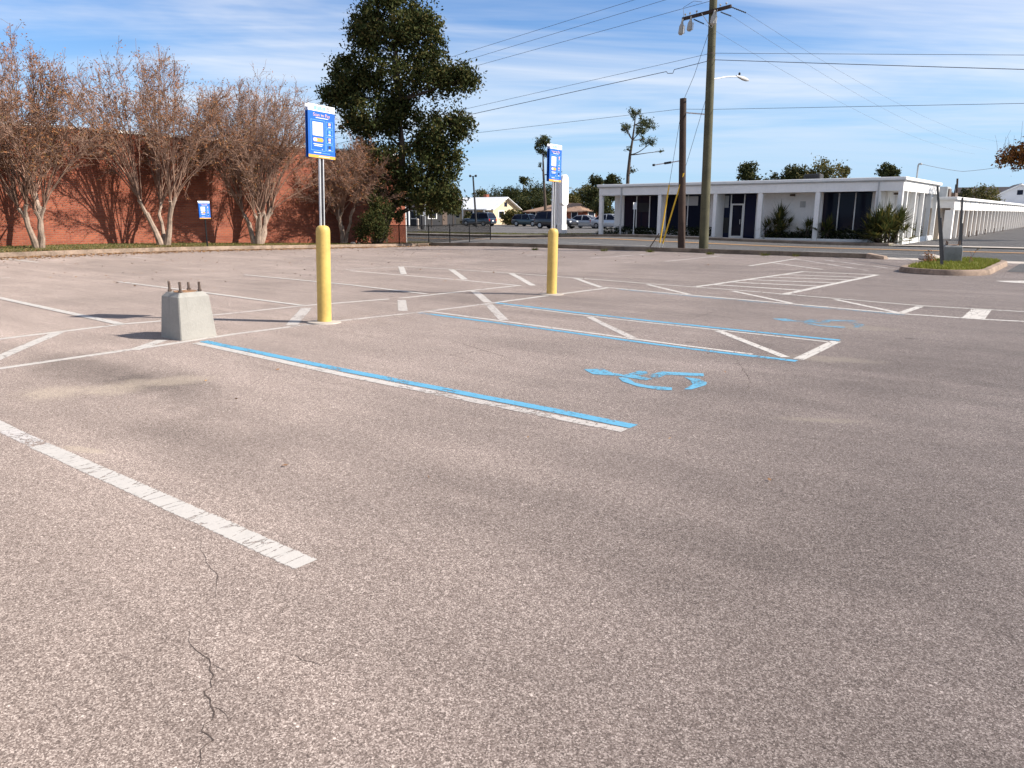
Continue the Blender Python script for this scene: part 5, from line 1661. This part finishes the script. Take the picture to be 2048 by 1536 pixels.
# ------------------------------------------------------------------ houses
def house(label, c, rz, L, W, eave, ridge, wall, roof, gable_mat=None, hip=0.0, porch=True, over=.45, wins=3):
    root = empty('house', (c[0], c[1], gz(*c)), rz); tag(root, label, 'house', 'houses beyond the far parking lot')
    l, w = L / 2, W / 2
    bx('wall', M[wall], root, -l, l, -w, w, -.2, eave)
    o = over
    m = MB()
    hx = hip * w
    dz = (ridge - eave) / w * o
    V = [(-l - o, -w - o, eave - dz), (l + o, -w - o, eave - dz), (l + o, w + o, eave - dz), (-l - o, w + o, eave - dz), (-l - o + hx, 0, ridge), (l + o - hx, 0, ridge)]
    t = .12
    V2 = [(x, y, z + t) for x, y, z in V]
    m.add(V + V2, [(0, 1, 5, 4), (2, 3, 4, 5), (1, 2, 5), (3, 0, 4)][:0] + [(6, 7, 11, 10), (8, 9, 10, 11), (0, 4, 5, 1), (2, 5, 4, 3), (0, 1, 7, 6), (2, 3, 9, 8), (1, 5, 11, 7), (5, 2, 8, 11), (3, 4, 10, 9), (4, 0, 6, 10)])
    if hip:
        m.add([V2[1], V2[2], V2[5]], [(0, 1, 2)]); m.add([V2[3], V2[0], V2[4]], [(0, 1, 2)])
    rf = m.build('roof', M[roof], root)
    if not hip:
        for s in (-1, 1):
            x = s * (l + .003)
            g = MB().loft([[(x, -w, eave), (x, w, eave), (x, 0, ridge - .03)], [(x - s * .1, -w, eave), (x - s * .1, w, eave), (x - s * .1, 0, ridge - .03)]]).build('gable', M[gable_mat or wall], root)
            bx('gable_window', M['dark_glass'], g, min(x, x + s * .02), max(x, x + s * .02), -.35, .35, eave + .25, eave + .9)
            for q in (-1, 1):
                MB().tube([(l * s + s * o, q * (w + o), eave - dz), (l * s + s * o, 0, ridge)], .09, 4).build('bargeboard', M['white_trim'], rf)
    for i in range(wins):
        x = -l + (i + .5) * L / wins
        f = bx('window', M['white_trim'], root, x - .55, x + .55, -w - .05, -w - .003, .9, 2.0)
        bx('pane', M['dark_glass'], f, x - .45, x + .45, -w - .07, -w - .053, 1.0, 1.9)
    f = bx('window', M['white_trim'], root, l + .003, l + .05, -w * .6, -w * .1, .9, 2.0)
    bx('pane', M['dark_glass'], f, l + .053, l + .07, -w * .55, -w * .15, 1.0, 1.9)
    bx('door', M['rust'], root, l + .003, l + .06, w * .2, w * .2 + .95, 0, 2.05)
    if porch:
        bx('porch_roof', M[roof], root, -l, l, -w - 2.0, -w - .01, eave - .25, eave - .12)
        for i in range(5):
            x = -l + .15 + i * (L - .3) / 4
            bx('porch_post', M['white_trim'], root, x - .08, x + .08, -w - 1.95, -w - 1.8, 0, eave - .252)
    if porch: bx('chimney', M['brick'], rf, -.3, .3, .3, .9, ridge - .6, ridge + .55)
    return root
p = (-75.743, 90.584, -0.051)
house('white-roofed cream house behind the dark blue car', (p[0], p[1]), 0, 8.5, 6.0, 2.35, 3.9, 'cream', 'roof_white')
p = (-83.025, 89.997, -0.107)
house('cream porch house partly hidden by the evergreen', (p[0], p[1]), 0, 6.5, 6.0, 2.2, 3.6, 'cream', 'roof_tan')
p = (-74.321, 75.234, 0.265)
house('grey shaded house left of the street behind the brick wall end', (p[0], p[1]), 0, 7.0, 7.0, 2.6, 4.2, 'hvac_dark', 'roof_dark')  # near-black wall and dark roof colours stand in for the shade here
p = (-62.199, 93.499, 0.176)
house('tan hip-roofed brick house behind the pylon sign', (p[0], p[1]), 0, 9.5, 7.5, 1.9, 2.95, 'brick', 'roof_tan', hip=.9, porch=False, wins=4)
p = (-11.030, 133.204, 0.675)
hs = house('white gabled house with dark roof at the far right', (p[0], p[1]), math.atan2(-p[1], -p[0]) + .12, 8, 6.6, 3.9, 5.6, 'siding_white', 'roof_dark', porch=False, over=.2)
MB().loft([[(-6.5, yy_, 3.3), (1.2, yy_, 3.3), (-2.6, yy_, 5.45)] for yy_ in (-7.6, 7.6)]).build('wing_roof', M['roof_dark'], hs)
bx('wing_wall', M['siding_white'], hs, -6.0, .7, -7.2, 7.2, -.2, 3.3)

# ------------------------------------------------------------------ trees in the background
def broad_tree(label, px, d, top, hw, H, seed, mt='leaf_green', leafL=.16, dens=1.0, group='trees beyond the street', tall=None, name='broadleaf_tree'):
    """px = (x,y) foot on the ground; hw half width in metres, H height"""
    rs = np.random.RandomState(seed); rr = random.Random(seed)
    x, y = px; z = gz(x, y)
    root = empty(name, (x, y, z)); tag(root, label, 'tree', group)
    low = .30 * H if tall is None else tall * H
    lobes = []
    k = rr.randint(7, 10)
    for i in range(k):
        a = rr.random() * 6.283; q = rr.random() ** .6
        zz = low + (H - low) * (.2 + .68 * rr.random())
        f = math.sin(math.pi * min(1, max(.12, (zz - low) / (H - low) * .8 + .15))) ** .6
        r = hw * rr.uniform(.34, .52)
        lobes.append((math.cos(a) * q * hw * .62 * f, math.sin(a) * q * hw * .62 * f, zz, r, r, r * .8, r * r))
    lobes.append((0, 0, H - hw * .32, hw * .42, hw * .42, hw * .34, hw * hw * .2))
    V, F = clump_leaves(lobes, rs, int(190 * dens), 26, hw * .20, leafL, leafL * .5, .3)
    link('crown', np_mesh('crown', V, F), M[mt], root)
    m = MB()
    tp = [Vector((0, 0, -.2)), Vector((rr.uniform(-.1, .1), 0, low)), Vector((rr.uniform(-.3, .3), rr.uniform(-.3, .3), H * .75))]
    m.tube(tp, [.05 * H * .5, .035 * H * .5, .02], 8)
    m.build('trunk', M['bark_dark'], root, True)
    m = MB()
    for l in lobes:
        limb(m, tp[1].lerp(tp[2], rr.random() * .7), l[:3], .014 * H * .5, .02, rr, .15, 4, 5)
    m.build('limbs', M['bark_dark'], root, True)
    return root
for (foot, topz, hw, seed, mt, dens, tall, label) in (
    ((-96.699, 114.827, 6.227), 0, 3.2, 1, 'leaf_olive', .8, .2, 'thin olive tree just left of the white-roofed house chimney'),
    ((-93.946, 116.964, 5.945), 0, 4.4, 2, 'leaf_green', 1, .15, 'rounded green tree behind the white-roofed house'),
    ((-85.540, 110.829, 5.918), 0, 4.0, 3, 'leaf_green', 1.1, .1, 'broad dark tree behind the grey crossover'),
    ((-84.261, 111.822, 8.185), 0, 1.7, 4, 'leaf_green', .6, .35, 'narrow topped tree poking above the others left of the far pine'),
    ((-85.344, 117.309, 6.616), 0, 4.4, 5, 'leaf_green', 1.2, .1, 'dark tree at the foot of the far pine'),
    ((-79.835, 115.256, 6.617), 0, 4.2, 6, 'leaf_green', 1, .1, 'dark tree behind the pylon sign'),
    ((-67.652, 105.723, 6.080), 0, 3.6, 7, 'leaf_olive', 1.2, .1, 'yellow-green tree right of the pylon sign'),
    ((-66.451, 100.326, 4.249), 0, 2.4, 17, 'leaf_olive', 1, .1, 'low olive tree just right of the pylon panel'),
    ((-58.047, 94.190, 6.910), 0, 2.3, 8, 'leaf_green', 1, .2, 'green tree touching the left end of the office roof'),
    ((-57.399, 97.224, 7.146), 0, 2.0, 9, 'leaf_green', .8, .3, 'dark tree peeping over the left office roof'),
    ((-33.620, 87.829, 7.224), 0, 2.05, 10, 'leaf_green', 1, .3, 'round dark tree above the middle of the office roof'),
    ((-31.244, 96.002, 7.361), 0, 2.9, 11, 'leaf_green', 1.1, .3, 'broad dark tree left of the rooftop unit'),
    ((-27.290, 95.272, 8.028), 0, 3.1, 12, 'leaf_olive', 1, .3, 'tall olive tree behind the rooftop unit'),
    ((-26.192, 99.922, 7.361), 0, 1.6, 22, 'leaf_olive', .7, .3, 'small olive tree right of the rooftop unit'),
    ((-20.344, 95.599, 6.991), 0, 1.75, 13, 'leaf_green', .9, .3, 'round tree above the right part of the office roof'),
    ((-20.344, 136.103, 4.926), 0, 2.3, 14, 'leaf_olive', .8, .1, 'pale tree behind the storage building corner'),
    ((-14.318, 121.792, 5.494), 0, 3.0, 15, 'leaf_olive', 1.1, .1, 'yellow-green tree left of the white gabled house'),
    ((-16.640, 128.851, 5.194), 0, 2.0, 16, 'leaf_green', .8, .1, 'green tree behind the storage roof cabinet'),
    ((-64.012, 66.778, 3.862), 0, 2.3, 28, 'leaf_olive', .8, .35, 'mossy grey-green tree between the brick corner and the porch house'),
    ((-66.037, 72.801, 3.763), 0, 2.0, 29, 'leaf_green', .8, .35, 'dark tree standing before the porch house'),
    ((-103.766, 109.344, 4.629), 0, 4.0, 18, 'leaf_green', 1, .1, 'dark tree behind the porch house'),
    ((-106.188, 120.122, 4.529), 0, 4.0, 19, 'leaf_green', 1, .1, 'dark tree left behind the white-roofed house'),
    ((-66.430, 85.153, 1.737), 0, 1.9, 20, 'leaf_olive', .9, .05, 'low green bush right of the white-roofed house'),
    ((-80.619, 108.318, 3.902), 0, 4.6, 21, 'leaf_green', 1, .05, 'low dark tree left of the tan-roofed house'),
    ((-77.514, 110.728, 4.241), 0, 4.6, 23, 'leaf_green', 1, .05, 'low dark tree behind the tan roof'),
    ((-54.646, 90.500, 3.390), 0, 2.6, 24, 'leaf_green', 1, .05, 'dark tree seen through the left office corner'),
    ((-73.496, 84.734, 1.245), 0, 1.3, 25, 'leaf_olive', .6, .05, 'small green bush before the white-roofed house')):
    H = foot[2] - gz(foot[0], foot[1])
    broad_tree(label, (foot[0], foot[1]), 0, 0, hw, H, seed, mt, .15, dens, tall=tall)
def pine(label, foot, trunk, clumps, seed, s):
    rs = np.random.RandomState(seed); rr = random.Random(seed)
    root = empty('pine_tree', foot); tag(root, label, 'tree', 'tall thin pines')
    pts = [Vector(foot)] + [Vector(p) for p in trunk]
    n = len(pts)
    child(MB().tube(pts, [.26 - .22 * i / (n - 1) for i in range(n)], 8).build('trunk', M['bark_dark'], None, True), root)
    m = MB(); L = []
    for c, r in clumps:
        c = Vector(c)
        j = min(range(1, n), key=lambda k: abs(pts[k].z - (c.z - .9)) + .3 * (pts[k] - c).length)
        limb(m, pts[j], c, .07, .025, rr, .12, 6, 5)
        for q in range(3):
            limb(m, pts[j].lerp(c, .7), c + Vector((rr.uniform(-1, 1), rr.uniform(-1, 1), rr.uniform(-.3, .8))) * r * s, .03, .01, rr, .1, 3, 4)
        L.append((c.x, c.y, c.z, r * s, r * s, r * s * .75, r * r))
    child(m.build('limbs', M['bark_dark'], None, True), root)
    V, F = clump_leaves(L, rs, 120, 20, .34, .17, .045, .3)
    child(link('needles', np_mesh('needles', V, F), M['leaf_pine']), root)
p = (-47.045, 83.741, 0.816)
pine('tall sparse pine rising above the left part of the office', (p[0], p[1], gz(p[0], p[1])), [(-47.043, 83.742, 6.186), (-46.915, 83.842, 8.529), (-46.724, 83.990, 10.269), (-46.582, 84.100, 11.994), (-46.486, 84.175, 13.591)],
     [((-46.479, 84.180, 13.364), 14), ((-45.117, 83.971, 12.337), 13), ((-45.107, 85.244, 11.994), 11), ((-46.241, 85.630, 11.640), 14), ((-47.334, 83.516, 11.650), 12), ((-47.125, 82.413, 11.771), 6), ((-45.434, 84.991, 10.269), 11), ((-44.849, 85.445, 9.922), 9), ((-43.906, 86.176, 8.936), 5), ((-47.079, 83.714, 9.285), 5), ((-46.526, 84.144, 6.657), 7), ((-45.554, 83.632, 11.204), 9)], 3, 95 / 1500)
p = (-63.583, 89.894, 0.342)
pine('thin pine behind the farther pay sign', (p[0], p[1], gz(p[0], p[1])), [(-63.720, 89.788, 3.475), (-63.914, 89.637, 6.910), (-63.990, 89.579, 9.623), (-64.002, 89.569, 11.303)],
     [((-64.004, 89.567, 11.638), 13), ((-64.443, 89.227, 10.968), 8), ((-63.447, 90.000, 11.169), 9), ((-64.327, 89.317, 10.162), 7), ((-63.546, 89.923, 9.758), 7), ((-62.080, 91.061, 7.727), 5), ((-63.189, 90.200, 7.047), 4), ((-64.661, 89.058, 10.364), 5), ((-63.152, 90.229, 9.083), 5), ((-64.314, 89.327, 8.271), 4)], 4, 110 / 1500)

# tree at the right edge, its limb reaching into view
rb = (0.470, 58.589, 0.338)
rtree = empty('autumn_tree', (rb[0], rb[1], gz(rb[0], rb[1]))); tag(rtree, 'orange-brown leafy branch of a tree reaching in at the right edge', 'tree')
rr = random.Random(9); rs = np.random.RandomState(9)
RS = 46 / 1500.0
tp = [Vector((rb[0], rb[1], gz(rb[0], rb[1]) - .1)), Vector((0.064, 58.274, 2.384)), Vector((-0.721, 57.664, 3.821)), Vector((-1.338, 57.186, 6.633)), Vector((-1.636, 56.954, 8.826))]
m = MB(); m.tube(tp, [.3, .24, .2, .13, .05], 9); child(m.build('trunk', M['bark_dark'], None, True), rtree)
rl = [pl((-4.949, 54.383, 5.011), 26, 18, RS, .9), pl((-5.382, 54.048, 4.729), 14, 9, RS, .3), pl((-4.451, 54.770, 4.729), 22, 20, RS, .8), pl((-4.210, 54.957, 5.237), 20, 22, RS, .6), pl((-3.387, 55.596, 5.518), 45, 40, RS, 2), pl((-2.296, 56.443, 6.910), 60, 50, RS, 3), pl((-0.839, 57.573, 8.010), 60, 50, RS, 3), pl((0.204, 58.382, 5.518), 60, 45, RS, 3)]
m = MB()
q0 = limb(m, tp[2], (-3.659, 55.384, 3.963), .09, .05, rr, .05)
q1 = limb(m, (-3.659, 55.384, 3.963), (-4.650, 54.615, 4.446), .05, .02, rr, .05)
limb(m, q1[3], (-5.498, 53.958, 4.729), .025, .008, rr, .1)
for l in rl:
    limb(m, (q0[3] if l[2] < 6 else tp[3]), l[:3], .035, .012, rr, .12)
for i in range(26):
    l = rr.choice(rl[:5]); a = Vector(l[:3]) + Vector((rr.uniform(-1, 1) * l[3], rr.uniform(-1, 1) * l[4], .1))
    limb(m, a, a + Vector((rr.uniform(-.3, .3), rr.uniform(-.3, .3), rr.uniform(.5, 1.3))), .009, .004, rr, .1, 4, 4)
child(m.build('limbs', M['bark_dark'], None, True), rtree)
V, F = clump_leaves(rl, rs, 620, 14, .3, .085, .05, .25)
child(link('foliage', np_mesh('foliage', V, F), M['leaf_autumn']), rtree)

# ------------------------------------------------------------------ small things across the street on the left
c = (-59.765, 70.074, 0.372)
lp = empty('light_pole', (c[0], c[1], gz(c[0], c[1]))); tag(lp, 'thin lot light pole with two round heads by the white-roofed house', 'light pole')
t1 = Vector((-60.046, 69.856, 5.927))
child(MB().tube([(c[0], c[1], gz(c[0], c[1]) - .1), t1], [.13, .09], 8).build('pole', M['hvac_dark'], None, True), lp)
for s in (-1, 1):
    e = t1 + Vector((.35 * s, .1 * s, .05))
    a = child(MB().tube([t1 - Vector((0, 0, .1)), e], .03, 6).build('arm', M['hvac_dark'], None), lp)
    o = MB().lathe([(.06, .1), (.16, 0), (.12, -.14), (.05, -.18)], e, 10).build('lamp_head', M['hvac_dark'], None, True); o.parent = a
c = (-50.571, 51.893, -0.098)
g = empty('street_sign', (c[0], c[1], gz(c[0], c[1]))); tag(g, 'thin roadside post with small white plates left of the fence', 'sign')
zb = gz(c[0], c[1])
child(MB().tube([(c[0], c[1], zb), (c[0], c[1], zb + 2.7)], .03, 6).build('post', M['galv'], None), g)
child(bx('plate', M['sign_white'], None, c[0] + .035, c[0] + .05, c[1] - .22, c[1] + .22, zb + 2.25, zb + 2.7), g)
child(bx('lower_plate', M['sign_white'], None, c[0] - .2, c[0] - .02, c[1] - .05, c[1] - .035, zb + 1.35, zb + 1.65), g)
c = (-51.499, 52.438, -0.121)
g = empty('utility_cabinet', (c[0], c[1], gz(c[0], c[1]))); tag(g, 'dark narrow post beside the small white roadside plates', 'post')
child(bx('body', M['hvac_dark'], None, c[0] - .12, c[0] + .12, c[1] - .12, c[1] + .12, gz(c[0], c[1]) - .05, gz(c[0], c[1]) + 1.25, b=.03), g)
child(bx('cap', M['hvac'], None, c[0] - .14, c[0] + .14, c[1] - .14, c[1] + .14, gz(c[0], c[1]) + 1.252, gz(c[0], c[1]) + 1.32), g)
c = (-52.547, 52.891, -0.098)
zb = gz(c[0], c[1])
o = MB().lathe([(.22, -.05), (.22, .06), (.12, .08), (.11, .85), (.13, .88), (.12, .95), (.04, 1.0)], (c[0], c[1], zb), 12).build('marker_post', M['sidewalk'], None, True)
tag(o, 'pale round-topped marker post at the far roadside by the brick corner', 'post')
c = (-14.830, 108.738, 0.816)
tpz = (-15.200, 108.451, 5.773)
g = empty('utility_pole', (c[0], c[1], gz(c[0], c[1]))); tag(g, 'distant dark utility pole behind the storage building', 'utility pole')
child(MB().tube([(c[0], c[1], -.1), tpz], [.16, .11], 8).build('pole', M['pole_brown'], None, True), g)
child(bx('transformer', M['hvac_dark'], None, tpz[0] - .12, tpz[0] + .12, tpz[1] - .3, tpz[1] - .1, tpz[2] - 1.2, tpz[2] - .7), g)
